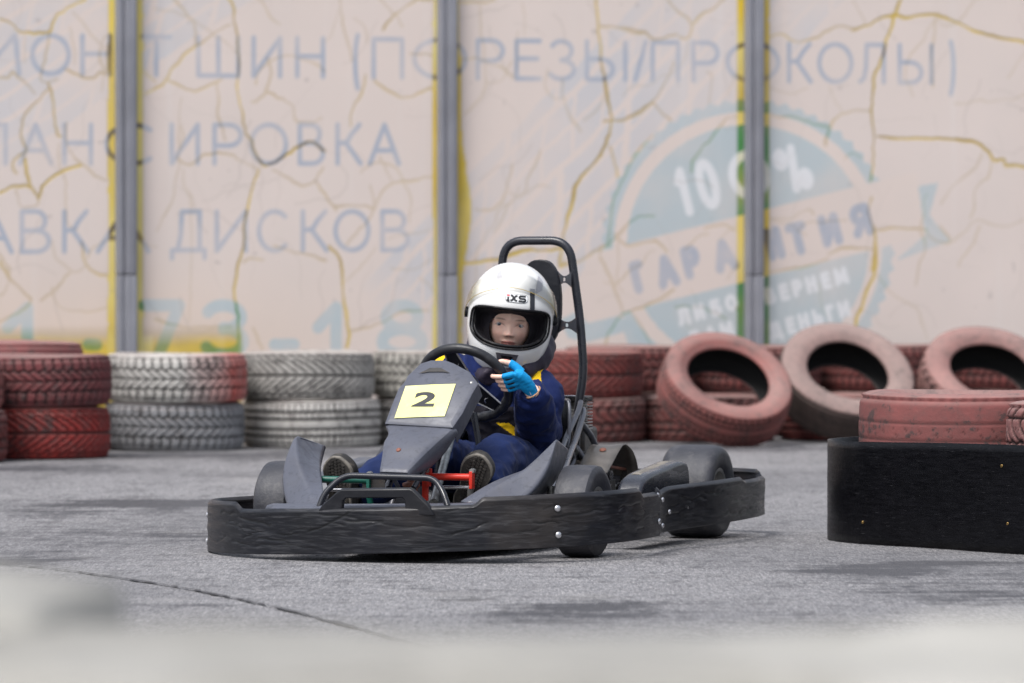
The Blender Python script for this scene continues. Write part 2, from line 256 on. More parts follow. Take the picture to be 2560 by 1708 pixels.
CRACKS=[(0.96,9,[(-2.654,2.051),(-2.608,2.026),(-2.555,1.986),(-2.501,1.982),(-2.405,1.983)]),(0.96,9,[(-2.405,1.983),(-2.378,2.045),(-2.332,2.091),(-2.27,2.133),(-2.224,2.149)]),(0.48,7,[(-2.405,1.983),(-2.413,1.918),(-2.44,1.813),(-2.448,1.768),(-2.425,1.739),(-2.363,1.755)]),(0.6,8,[(-2.654,1.758),(-2.616,1.758),(-2.601,1.781),(-2.57,1.767),(-2.517,1.734),(-2.479,1.693)]),(0.9,9,[(-2.406,1.739),(-2.394,1.68),(-2.387,1.576),(-2.368,1.494),(-2.348,1.472)]),(0.72,8,[(-2.406,1.702),(-2.479,1.641),(-2.525,1.589),(-2.544,1.544),(-2.552,1.484),(-2.529,1.403),(-2.586,1.358),(-2.59,1.32),(-2.567,1.298)]),(1,10,[(-2.529,1.366),(-2.502,1.239)]),(0.96,9,[(-2.655,1.201),(-2.571,1.235),(-2.51,1.236),(-2.472,1.195),(-2.464,1.18),(-2.433,1.24),(-2.349,1.3),(-2.248,1.338)]),(0.48,7,[(-2.464,1.18),(-2.468,1.15),(-2.541,1.128),(-2.571,1.165),(-2.575,1.217)]),(0.54,7,[(-2.317,1.546),(-2.325,1.457),(-2.287,1.39),(-2.225,1.331),(-2.163,1.279),(-2.117,1.261)]),(0.36,6,[(-2.356,1.442),(-2.364,1.352),(-2.349,1.307),(-2.326,1.27),(-2.318,1.069),(-2.272,1.024)]),(0.6,8,[(-2.325,1.8),(-2.263,1.779),(-2.194,1.757),(-2.155,1.795),(-2.124,1.788)]),(0.48,7,[(-2.124,1.975),(-2.155,1.892),(-2.147,1.833),(-2.116,1.788)]),(0.66,9,[(-1.93,1.69),(-1.836,1.74),(-1.812,1.77),(-1.765,1.839),(-1.679,1.923),(-1.624,1.954),(-1.553,2.008),(-1.482,2.032)]),(0.6,9,[(-1.812,1.77),(-1.773,1.748),(-1.695,1.708),(-1.616,1.724),(-1.53,1.767)]),(0.42,9,[(-1.773,2.162),(-1.742,2.125),(-1.687,2.066),(-1.667,2.013),(-1.663,1.931)]),(0.96,10,[(-1.505,2.167),(-1.474,2.123),(-1.454,2.01),(-1.446,1.934),(-1.443,1.821),(-1.451,1.738),(-1.427,1.617),(-1.407,1.504)]),(1,11,[(-1.407,1.504),(-1.379,1.466),(-1.364,1.406),(-1.316,1.346),(-1.268,1.35),(-1.213,1.385),(-1.149,1.431),(-1.061,1.462),(-0.997,1.417)]),(0.48,8,[(-1.553,1.759),(-1.545,1.676),(-1.553,1.6),(-1.538,1.54),(-1.514,1.465)]),(0.48,9,[(-1.292,1.876),(-1.276,1.801),(-1.3,1.71),(-1.34,1.671),(-1.379,1.663)]),(0.54,9,[(-1.3,1.71),(-1.236,1.68),(-1.165,1.643),(-1.145,1.567),(-1.061,1.561),(-1.013,1.584)]),(0.54,8,[(-1.758,1.372),(-1.727,1.346),(-1.68,1.35),(-1.609,1.396),(-1.514,1.405),(-1.435,1.375),(-1.34,1.323)]),(0.48,9,[(-1.26,1.324),(-1.197,1.286),(-1.125,1.252),(-1.069,1.249),(-1.045,1.272),(-1.005,1.341)]),(0.6,9,[(-1.045,1.272),(-0.997,1.204),(-0.933,1.128)]),(0.96,9,[(-1.34,1.323),(-1.364,1.255),(-1.388,1.179),(-1.404,1.103),(-1.419,0.982)]),(0.3,7,[(-1.735,1.32),(-1.727,1.252),(-1.695,1.192),(-1.68,1.132)]),(0.36,7,[(-1.758,1.417),(-1.75,1.553),(-1.742,1.673)]),(0.3,6,[(-2.301,2.009),(-2.282,1.92),(-2.286,1.83)]),(0.24,6,[(-2.524,1.975),(-2.532,1.841)]),(0.48,8,[(-0.915,2.172),(-0.903,2.058),(-0.879,1.967),(-0.847,1.868)]),(0.72,9,[(-0.799,1.716),(-0.831,1.67),(-0.855,1.609),(-0.863,1.54)]),(0.6,8,[(-0.783,1.801),(-0.799,1.716)]),(0.6,9,[(-0.734,1.771),(-0.686,1.733),(-0.588,1.692),(-0.507,1.713),(-0.45,1.737),(-0.413,1.729)]),(0.48,8,[(-0.714,2.184),(-0.653,2.124),(-0.621,2.101),(-0.588,2.048)]),(0.72,10,[(-0.426,2.182),(-0.507,2.172),(-0.588,2.133),(-0.653,2.078),(-0.686,2.031)]),(0.66,9,[(-0.279,2.169),(-0.188,2.175),(-0.09,2.189)]),(0.54,9,[(-0.418,1.299),(-0.54,1.276),(-0.629,1.263),(-0.686,1.229),(-0.718,1.175),(-0.73,1.129)]),(0.6,9,[(-0.952,1.151),(-0.864,1.151),(-0.783,1.144),(-0.735,1.129)]),(0.34,8,[(-0.254,1.616),(-0.197,1.663),(-0.147,1.741),(-0.139,1.833),(-0.164,2.002),(-0.18,2.156)]),(0.3,7,[(-0.139,1.768),(-0.065,1.78),(-0.024,1.835),(0.001,1.882)]),(0.84,10,[(0.458,2.2),(0.467,2.084),(0.484,1.967),(0.484,1.897),(0.513,1.797),(0.526,1.703),(0.538,1.595),(0.534,1.524)]),(0.6,9,[(0.475,2.072),(0.567,2.062),(0.651,2.04),(0.736,2.034)]),(0.72,9,[(0.5,1.586),(0.576,1.591),(0.66,1.619),(0.736,1.667)]),(1,12,[(0.534,1.517),(0.5,1.446),(0.433,1.36),(0.358,1.266),(0.325,1.181),(0.3,1.087),(0.275,0.994)]),(0.3,7,[(0.509,1.734),(0.475,1.656),(0.392,1.585)]),(0.36,8,[(0.275,1.793),(0.275,1.7),(0.316,1.608),(0.375,1.531)]),(0.3,7,[(0.2,1.846),(0.183,1.761),(0.217,1.699),(0.275,1.692)]),(0.66,9,[(0.534,1.454),(0.559,1.361),(0.572,1.307)]),(0.24,7,[(0.059,2.176),(0.067,2.006)]),(0.36,8,[(-0.702,1.389),(-0.67,1.328),(-0.637,1.275)]),(0.3,7,[(-0.839,2.082),(-0.783,2.045),(-0.775,1.961)]),(0.6,8,[(0.478,2.067),(0.597,2.061),(0.716,2.04),(0.776,2.004),(0.835,2.014),(0.905,2.039)]),(0.48,8,[(0.85,2.208),(0.915,2.145),(0.985,2.091)]),(0.6,8,[(1.166,2.214),(1.035,2.129),(0.99,2.082),(0.965,2.017),(0.915,2.02)]),(0.66,7,[(1.424,2.034),(1.49,2.049),(1.561,2.004),(1.653,2.019),(1.776,2.078),(1.868,2.084),(1.888,2.066)]),(1,10,[(1.888,2.066),(1.991,2.11),(2.136,2.155),(2.198,2.142),(2.261,2.157),(2.344,2.159),(2.438,2.137),(2.595,2.083),(2.721,2.052),(2.879,2.027),(3.145,1.969)]),(1,10,[(2.157,2.235),(2.131,2.154),(2.105,2.074),(2.074,1.989),(2.043,1.886),(2.012,1.838),(2.007,1.745),(1.997,1.632),(2.013,1.52),(2.003,1.388),(1.998,1.295)]),(0.36,7,[(1.888,2.229),(1.919,2.183),(1.96,2.118)]),(0.48,8,[(2.37,2.159),(2.354,2.051),(2.344,1.956),(2.349,1.787)]),(0.72,9,[(0.766,1.682),(0.676,1.616),(0.607,1.592),(0.498,1.582)]),(0.48,7,[(0.766,1.682),(0.825,1.756),(0.875,1.858),(0.885,1.895)]),(0.48,8,[(0.766,1.682),(0.865,1.591)]),(0.3,7,[(1.076,1.676),(1.096,1.815),(1.066,1.843)]),(1,11,[(2.033,1.52),(2.147,1.512),(2.407,1.514),(2.617,1.488),(2.701,1.408),(2.754,1.404),(2.775,1.376),(2.88,1.377),(3.146,1.36)]),(0.54,9,[(1.735,1.479),(1.766,1.583),(1.838,1.635),(1.92,1.654),(2.002,1.651)]),(0.42,9,[(1.429,1.621),(1.582,1.608),(1.684,1.582),(1.756,1.573)]),(0.36,8,[(1.755,1.778),(1.796,1.704),(1.832,1.658)]),(0.36,8,[(1.838,1.406),(1.889,1.434),(1.941,1.407)]),(0.9,9,[(0.508,1.816),(0.518,1.724),(0.537,1.615),(0.528,1.504),(0.478,1.403)]),(0.72,8,[(0.557,1.367),(0.577,1.303)]),(0.48,8,[(0.766,1.516),(0.676,1.414),(0.577,1.239),(0.538,1.119),(0.528,0.972)]),(0.48,8,[(0.478,0.917),(0.577,1.009),(0.676,1.092),(0.776,1.102)]),(0.48,9,[(0.557,1.009),(0.627,0.954),(0.776,0.973),(0.846,0.918)]),(0.48,8,[(0.946,0.936),(1.026,1.001),(1.076,1.011)]),(0.48,9,[(1.056,1.038),(1.157,1.057),(1.227,1.039)]),(0.42,8,[(1.419,1.091),(1.542,1.096),(1.633,1.143),(1.664,1.115)]),(0.54,8,[(1.746,0.91),(1.818,0.938),(1.941,0.948),(2.003,0.938)]),(0.54,9,[(1.42,0.816),(1.583,0.835),(1.664,0.854),(1.746,0.882)]),(0.78,9,[(1.998,1.201),(1.982,1.126),(2.013,1.013),(2.003,0.826)]),(0.66,9,[(2.024,1.037),(2.137,1.047),(2.304,1.038)]),(0.42,8,[(2.304,1.038),(2.356,0.986),(2.45,0.977),(2.387,1.062)]),(0.34,7,[(2.46,0.977),(2.533,1.034),(2.607,1.091),(2.754,1.054),(2.881,1.092)]),(0.36,8,[(2.397,1.175),(2.47,1.27),(2.596,1.365),(2.638,1.432)]),(0.96,10,[(2.011,1.061),(2.023,0.938),(2.012,0.804),(1.955,0.691),(1.922,0.589)]),(1,18,[(1.933,0.63),(1.916,0.579),(1.905,0.517)]),(0.54,9,[(0.26,0.844),(0.368,0.874),(0.476,0.935),(0.54,0.955)]),(0.42,9,[(0.486,0.895),(0.541,0.784),(0.606,0.603)]),(0.6,9,[(0.889,0.734),(0.78,0.663),(0.66,0.623),(0.595,0.593),(0.53,0.513),(0.508,0.453)]),(0.36,8,[(0.66,0.603),(0.725,0.502),(0.758,0.451)]),(0.3,8,[(2.034,0.804),(2.114,0.712),(2.216,0.645),(2.261,0.629),(2.307,0.505),(2.319,0.464)]),(0.18,7,[(0.976,0.723),(1.009,0.663),(0.955,0.562),(0.999,0.511)]),(0.18,7,[(1.697,0.763),(1.719,0.641),(1.764,0.538)]),(0.72,9,[(-2.656,0.864),(-2.6,0.782),(-2.506,0.682)]),(0.6,8,[(-2.506,0.673),(-2.563,0.618),(-2.656,0.573)]),(0.48,8,[(-2.45,0.682),(-2.384,0.727),(-2.309,0.81)]),(0.36,7,[(-2.393,0.965),(-2.375,0.883),(-2.28,0.819),(-2.224,0.855)]),(0.66,9,[(-2.252,0.956),(-2.233,0.874),(-2.167,0.81),(-2.101,0.796)]),(1,10,[(-1.39,1.18),(-1.41,1.05),(-1.429,0.93),(-1.458,0.8),(-1.463,0.68),(-1.449,0.588),(-1.444,0.439)]),(0.54,9,[(-1.419,0.865),(-1.381,0.884),(-1.313,0.875)]),(0.54,9,[(-1.264,0.949),(-1.166,0.921),(-0.99,0.875)]),(0.9,10,[(-0.971,0.94),(-0.912,0.875),(-0.902,0.716),(-0.882,0.576),(-0.868,0.502),(-0.882,0.436)]),(0.48,10,[(-0.863,0.52),(-0.734,0.548),(-0.585,0.613),(-0.446,0.622)]),(0.48,10,[(-1.872,0.589),(-1.757,0.552),(-1.661,0.542),(-1.478,0.546)]),(0.42,9,[(-1.371,0.541),(-1.323,0.43)]),(0.22,8,[(-1.709,1.215),(-1.685,1.086),(-1.69,0.81),(-1.7,0.57)]),(0.24,8,[(-0.882,0.772),(-0.793,0.857),(-0.724,0.941)]),(0.34,8,[(-0.813,1.043),(-0.882,0.95)]),(0.3,8,[(-0.645,0.838),(-0.536,0.829),(-0.436,0.876)]),(0.3,8,[(-0.665,0.978),(-0.556,1.007),(-0.436,1.026)]),(1,14,[(-0.252,0.857),(-0.165,0.865),(-0.083,0.885),(0.041,0.916),(0.207,0.932),(0.29,0.943)]),(0.84,12,[(0.282,1.021),(0.274,0.959),(0.261,0.846),(0.29,0.858)])]
GLYPHS=[('Р',1,12,(-3.305,1.765),(-3.159,1.765),(-3.305,1.975)),('Е',1,12,(-3.1,1.766),(-2.952,1.766),(-3.099,1.976)),('М',1,12,(-2.899,1.767),(-2.547,1.768),(-2.898,1.978)),('О',1,12,(-2.505,1.769),(-2.298,1.77),(-2.504,1.98)),('Н',1,12,(-2.253,1.77),(-2.09,1.771),(-2.253,1.982)),('Т',1,12,(-1.949,1.772),(-1.784,1.772),(-1.949,1.984)),('Ш',1,12,(-1.663,1.773),(-1.434,1.774),(-1.663,1.986)),('И',1,12,(-1.379,1.775),(-1.217,1.775),(-1.378,1.988)),('Н',1,12,(-1.152,1.776),(-0.993,1.777),(-1.152,1.989)),('(',1,12,(-0.848,1.777),(-0.796,1.778),(-0.848,1.991)),('П',1,12,(-0.751,1.778),(-0.576,1.779),(-0.751,1.992)),('О',1,12,(-0.535,1.779),(-0.237,1.781),(-0.535,1.994)),('Р',1,12,(-0.196,1.781),(-0.037,1.782),(-0.196,1.996)),('Е',1,12,(0.013,1.782),(0.162,1.783),(0.013,1.997)),('З',1,12,(0.199,1.783),(0.349,1.784),(0.199,1.999)),('Ы',1,12,(0.395,1.784),(0.629,1.785),(0.395,2.0)),('/',1,12,(0.66,1.785),(0.742,1.786),(0.66,2.002)),('П',1,12,(0.755,1.786),(0.921,1.787),(0.755,2.002)),('Р',1,12,(0.981,1.787),(1.141,1.788),(0.981,2.004)),('О',1,12,(1.17,1.788),(1.48,1.79),(1.17,2.005)),('К',1,12,(1.516,1.79),(1.663,1.791),(1.516,2.008)),('О',1,12,(1.688,1.791),(1.895,1.792),(1.687,2.009)),('Л',1,12,(1.92,1.792),(2.08,1.793),(1.919,2.01)),('Ы',1,12,(2.146,1.793),(2.354,1.794),(2.146,2.012)),(')',1,12,(2.423,1.794),(2.481,1.795),(2.423,2.014)),('Б',1,12,(-3.248,1.327),(-3.091,1.328),(-3.247,1.536)),('А',1,12,(-3.051,1.328),(-2.893,1.33),(-3.051,1.538)),('Л',1,12,(-2.844,1.33),(-2.615,1.332),(-2.844,1.541)),('А',1,12,(-2.567,1.332),(-2.387,1.334),(-2.567,1.544)),('Н',1,12,(-2.345,1.334),(-2.187,1.335),(-2.344,1.547)),('С',1,12,(-2.133,1.336),(-1.852,1.338),(-2.132,1.549)),('И',1,12,(-1.801,1.339),(-1.643,1.34),(-1.801,1.553)),('Р',1,12,(-1.581,1.34),(-1.42,1.342),(-1.581,1.555)),('О',1,12,(-1.391,1.342),(-1.186,1.344),(-1.391,1.557)),('В',1,12,(-1.138,1.344),(-0.993,1.345),(-1.138,1.56)),('К',1,12,(-0.941,1.346),(-0.796,1.347),(-0.941,1.563)),('А',1,12,(-0.77,1.347),(-0.593,1.348),(-0.77,1.564)),('П',1,12,(-3.307,0.899),(-3.15,0.9),(-3.307,1.119)),('Р',1,12,(-3.091,0.9),(-2.934,0.901),(-3.091,1.12)),('А',1,12,(-2.795,0.902),(-2.586,0.903),(-2.795,1.121)),('В',1,12,(-2.558,0.903),(-2.398,0.905),(-2.558,1.123)),('К',1,12,(-2.345,0.905),(-2.204,0.906),(-2.345,1.124)),('А',1,12,(-2.176,0.906),(-1.895,0.908),(-2.175,1.124)),('Д',1,12,(-1.799,0.908),(-1.608,0.91),(-1.799,1.126)),('И',1,12,(-1.569,0.91),(-1.396,0.911),(-1.569,1.127)),('С',1,12,(-1.352,0.911),(-1.171,0.912),(-1.352,1.129)),('К',1,12,(-1.123,0.913),(-0.975,0.914),(-1.123,1.13)),('О',1,12,(-0.952,0.914),(-0.754,0.915),(-0.952,1.131)),('В',1,12,(-0.705,0.915),(-0.546,0.916),(-0.705,1.132)),('1',2,30,(-2.657,0.387),(-2.455,0.385),(-2.656,0.685)),('-',2,30,(-2.243,0.384),(-2.142,0.383),(-2.243,0.685)),('7',2,30,(-1.959,0.382),(-1.71,0.381),(-1.959,0.684)),('3',2,30,(-1.642,0.38),(-1.382,0.378),(-1.642,0.684)),('-',2,30,(-1.288,0.378),(-1.128,0.377),(-1.288,0.683)),('1',2,30,(-1.069,0.376),(-0.872,0.375),(-1.069,0.683)),('8',2,30,(-0.724,0.374),(-0.451,0.373),(-0.724,0.682)),('Г',1,24,(0.674,0.7),(0.75,0.718),(0.629,0.867)),('А',1,24,(0.809,0.726),(0.93,0.753),(0.764,0.893)),('Р',1,24,(0.956,0.774),(1.057,0.797),(0.911,0.941)),('А',1,24,(1.125,0.805),(1.255,0.835),(1.08,0.973)),('Н',1,24,(1.418,0.869),(1.517,0.892),(1.372,1.037)),('Т',1,24,(1.545,0.892),(1.66,0.918),(1.499,1.061)),('И',1,24,(1.728,0.939),(1.843,0.965),(1.681,1.108)),('Я',1,24,(1.902,0.987),(2.019,1.014),(1.856,1.157)),('Л',3,13,(0.917,0.537),(0.986,0.553),(0.894,0.625)),('И',3,13,(1.007,0.563),(1.068,0.576),(0.983,0.65)),('Б',3,13,(1.101,0.584),(1.162,0.598),(1.077,0.672)),('О',3,13,(1.183,0.607),(1.252,0.623),(1.159,0.695)),('В',3,13,(1.403,0.645),(1.464,0.658),(1.378,0.733)),('Е',3,13,(1.487,0.665),(1.54,0.677),(1.463,0.753)),('Р',3,13,(1.561,0.685),(1.618,0.698),(1.537,0.774)),('Н',3,13,(1.637,0.702),(1.699,0.716),(1.613,0.791)),('Е',3,13,(1.724,0.724),(1.778,0.736),(1.7,0.813)),('М',3,13,(1.797,0.743),(1.875,0.761),(1.772,0.832)),('В',3,13,(0.991,0.427),(1.051,0.44),(0.967,0.515)),('А',3,13,(1.07,0.446),(1.139,0.462),(1.046,0.534)),('М',3,13,(1.154,0.466),(1.231,0.484),(1.13,0.554)),('Д',3,13,(1.427,0.465),(1.504,0.482),(1.402,0.553)),('Е',3,13,(1.526,0.492),(1.579,0.504),(1.502,0.581)),('Н',3,13,(1.595,0.511),(1.657,0.525),(1.571,0.6)),('Ь',3,13,(1.675,0.532),(1.733,0.545),(1.651,0.621)),('Г',3,13,(1.752,0.554),(1.801,0.565),(1.727,0.643)),('И',3,13,(1.82,0.572),(1.886,0.587),(1.796,0.661)),('i',3,23,(0.93,1.094),(1.019,1.115),(0.86,1.354)),('0',3,23,(1.047,1.126),(1.168,1.155),(0.977,1.382)),('0',3,23,(1.226,1.165),(1.45,1.218),(1.158,1.415)),('o',3,23,(1.45,1.331),(1.536,1.351),(1.42,1.443)),('/',3,23,(1.555,1.222),(1.621,1.237),(1.487,1.469)),('o',3,23,(1.594,1.235),(1.68,1.255),(1.563,1.347))]
SHAPES=[(2,[(2.108,0.954),(2.135,0.914),(2.104,0.876),(2.126,0.834),(2.091,0.8),(2.107,0.755),(2.068,0.724),(2.08,0.679),(2.038,0.652),(2.044,0.605),(1.999,0.583),(2.0,0.536),(1.953,0.518),(1.948,0.471),(1.899,0.458),(1.889,0.412),(1.839,0.403),(1.824,0.359),(1.773,0.355),(1.753,0.312),(1.702,0.313),(1.677,0.273),(1.626,0.278),(1.597,0.241),(1.547,0.251),(1.514,0.217),(1.466,0.232),(1.429,0.201),(1.383,0.221),(1.342,0.193),(1.299,0.217),(1.256,0.194),(1.215,0.222),(1.17,0.203),(1.133,0.235),(1.085,0.22),(1.052,0.255),(1.003,0.245),(0.975,0.283),(0.925,0.278),(0.901,0.319),(0.851,0.318),(0.831,0.361),(0.782,0.365),(0.767,0.409),(0.718,0.418),(0.709,0.463),(0.661,0.477),(0.657,0.523),(0.611,0.541),(0.612,0.587),(0.569,0.609),(0.575,0.655),(0.534,0.681),(0.545,0.726),(0.508,0.756),(0.524,0.8),(0.491,0.833),(0.511,0.875),(0.482,0.911),(0.507,0.951),(0.482,0.99),(0.511,1.027),(0.49,1.068),(0.524,1.102),(0.508,1.145),(0.545,1.175),(0.534,1.22),(0.574,1.246),(0.569,1.292),(0.612,1.314),(0.611,1.36),(0.656,1.379),(0.661,1.424),(0.708,1.438),(0.718,1.483),(0.766,1.493),(0.781,1.537),(0.831,1.541),(0.85,1.584),(0.9,1.584),(0.924,1.624),(0.974,1.619),(1.003,1.657),(1.051,1.648),(1.084,1.683),(1.132,1.669),(1.169,1.7),(1.214,1.682),(1.254,1.71),(1.298,1.687),(1.341,1.711),(1.382,1.684),(1.427,1.704),(1.465,1.673),(1.512,1.688),(1.546,1.654),(1.595,1.665),(1.625,1.627),(1.675,1.633),(1.7,1.593),(1.751,1.594),(1.771,1.552),(1.822,1.548),(1.838,1.504),(1.888,1.495),(1.898,1.449),(1.947,1.436),(1.952,1.39),(1.999,1.372),(1.998,1.325),(2.043,1.302),(2.037,1.256),(2.079,1.229),(2.068,1.184),(2.107,1.153),(2.09,1.109),(2.125,1.074),(2.104,1.032),(2.135,0.994)]),(0,[(2.06,0.954),(2.056,0.881),(2.043,0.809),(2.023,0.738),(1.994,0.67),(1.957,0.605),(1.914,0.543),(1.863,0.487),(1.807,0.436),(1.745,0.39),(1.678,0.351),(1.607,0.318),(1.533,0.293),(1.456,0.274),(1.378,0.264),(1.299,0.261),(1.22,0.265),(1.142,0.277),(1.067,0.296),(0.994,0.322),(0.924,0.356),(0.858,0.395),(0.798,0.441),(0.743,0.492),(0.694,0.548),(0.652,0.608),(0.617,0.672),(0.589,0.739),(0.569,0.808),(0.557,0.879),(0.553,0.951),(0.557,1.022),(0.569,1.093),(0.589,1.162),(0.617,1.229),(0.652,1.293),(0.694,1.354),(0.743,1.41),(0.798,1.461),(0.858,1.507),(0.923,1.547),(0.993,1.58),(1.066,1.607),(1.142,1.627),(1.219,1.639),(1.298,1.644),(1.377,1.641),(1.455,1.63),(1.531,1.612),(1.606,1.587),(1.677,1.555),(1.743,1.516),(1.806,1.471),(1.862,1.42),(1.913,1.364),(1.957,1.303),(1.993,1.238),(2.022,1.17),(2.043,1.099),(2.056,1.027)]),(2,[(1.985,0.954),(1.981,0.888),(1.97,0.823),(1.951,0.759),(1.925,0.698),(1.892,0.639),(1.853,0.584),(1.807,0.533),(1.756,0.487),(1.701,0.446),(1.64,0.41),(1.576,0.381),(1.509,0.358),(1.44,0.341),(1.37,0.331),(1.299,0.328),(1.228,0.332),(1.158,0.343),(1.089,0.36),(1.023,0.384),(0.961,0.414),(0.901,0.45),(0.847,0.491),(0.797,0.537),(0.753,0.587),(0.715,0.642),(0.683,0.7),(0.658,0.76),(0.64,0.822),(0.629,0.886),(0.625,0.951),(0.629,1.015),(0.64,1.079),(0.658,1.142),(0.683,1.202),(0.715,1.26),(0.753,1.315),(0.797,1.365),(0.846,1.412),(0.901,1.453),(0.96,1.489),(1.023,1.519),(1.089,1.543),(1.157,1.561),(1.227,1.571),(1.298,1.576),(1.369,1.573),(1.439,1.564),(1.508,1.547),(1.575,1.525),(1.639,1.496),(1.7,1.46),(1.756,1.42),(1.807,1.374),(1.852,1.323),(1.891,1.268),(1.924,1.21),(1.95,1.148),(1.969,1.085),(1.981,1.02)]),(2,[(2.248,1.263),(2.38,1.285),(2.329,1.113),(2.454,0.98),(2.136,0.877),(2.306,1.011)]),(2,[(0.413,0.558),(0.586,0.596),(0.615,0.57),(0.661,0.57),(0.747,0.447),(0.787,0.369),(0.661,0.37),(0.61,0.513),(0.5,0.483),(0.413,0.463),(0.304,0.483),(0.26,0.575),(0.347,0.615)]),(0,[(0.413,0.9),(0.636,0.963),(1.92,1.265),(2.253,1.34),(2.306,1.011),(2.012,0.935),(0.855,0.671),(0.422,0.568)])]
BANDS=[((-2.952,1.493),(-1.519,2.455),0.34,0.17,0.03),((-0.322,0.657),(1.59,2.512),0.4,0.17,0.03)]
# ------------------------------------------------------------------ the wall: faded painted sheets between steel posts
GL = {}   # strokes of the lettering in a unit box, x to the right, y up
def arc(cx, cy, rx, ry, a0, a1, n=14): return [(cx + rx * math.cos(R(a0 + (a1 - a0) * i / n)), cy + ry * math.sin(R(a0 + (a1 - a0) * i / n))) for i in range(n + 1)]
GL['О'] = [arc(.5, .5, .5, .5, 0, 360, 28)]; GL['0'] = GL['o'] = GL['О']
GL['С'] = [arc(.52, .5, .52, .5, 48, 312, 22)]
GL['М'] = [[(0, 0), (.06, 1), (.5, .15), (.94, 1), (1, 0)]]
GL['Н'] = [[(0, 0), (0, 1)], [(1, 0), (1, 1)], [(0, .53), (1, .53)]]
GL['Т'] = [[(0, 1), (1, 1)], [(.5, 0), (.5, 1)]]
GL['Ш'] = [[(0, 1), (0, 0), (1, 0), (1, 1)], [(.5, 0), (.5, 1)]]
GL['И'] = [[(0, 1), (0, 0), (1, 1), (1, 0)]]
GL['('] = [arc(1.1, .4, 1.1, .85, 125, 235, 12)]; GL[')'] = [arc(-.1, .4, 1.1, .85, 55, -55, 12)]
GL['П'] = [[(0, 0), (0, 1), (1, 1), (1, 0)]]
GL['Р'] = [[(0, 0), (0, 1), (.55, 1)] + arc(.55, .73, .45, .27, 90, -90, 10) + [(0, .46)]]
GL['Е'] = [[(1, 1), (0, 1), (0, 0), (1, 0)], [(0, .53), (.9, .53)]]
GL['З'] = [arc(.45, .75, .45, .25, 150, -90, 12) + arc(.45, .25, .55, .25, 90, -150, 12)]
GL['Ь'] = [[(0, 1), (0, 0), (.55, 0)] + arc(.55, .27, .45, .27, -90, 90, 10) + [(0, .54)]]
GL['Ы'] = [[(0, 1), (0, 0), (.35, 0)] + arc(.35, .27, .33, .27, -90, 90, 10) + [(0, .54)], [(1, 0), (1, 1)]]
GL['/'] = [[(0, 0), (1, 1)]]; GL['К'] = [[(0, 0), (0, 1)], [(.95, 1), (.6, .75), (.4, .54), (0, .52)], [(.35, .54), (1, 0)]]
GL['Л'] = [[(0, .02), (.16, .1), (.25, .4), (.28, 1), (1, 1), (1, 0)]]
GL['Д'] = [[(0, -.18), (0, .02), (1, .02), (1, -.18)], [(.17, .02), (.27, .4), (.3, 1), (.85, 1), (.85, .02)]]
GL['А'] = [[(0, 0), (.5, 1), (1, 0)], [(.17, .34), (.83, .34)]]
GL['В'] = [[(0, 0), (0, 1), (.5, 1)] + arc(.5, .76, .36, .24, 90, -90, 10) + [(0, .52)], [(.5, .52)] + arc(.55, .26, .45, .26, 90, -90, 10) + [(0, 0)]]
GL['Б'] = [[(.9, 1), (0, 1), (0, 0), (.55, 0)] + arc(.55, .29, .45, .29, -90, 90, 10) + [(0, .58)]]
GL['Г'] = [[(0, 0), (0, 1), (1, 1)]]; GL['Я'] = [[(1, 0), (1, 1), (.45, 1)] + arc(.45, .73, .43, .27, 90, 270, 10) + [(1, .46)], [(.55, .46), (0, 0)]]
GL['1'] = [[(.05, .55), (.75, .95), (.75, 0)]]; GL['i'] = [[(.1, .72), (.6, .95), (.6, 0)]]; GL['7'] = [[(0, 1), (.95, 1), (.4, 0)]]
GL['3'] = [arc(.45, .76, .45, .24, 155, -90, 12) + arc(.45, .27, .5, .27, 90, -155, 12)]; GL['-'] = [[(0, .2), (1, .2)]]
GL['8'] = [arc(.5, .76, .4, .24, 0, 360, 18), arc(.5, .26, .5, .26, 0, 360, 18)]
WALL_A = R(20.7); PX = 1 / 495.0       # the wall's heading; metres for one unit of stroke width
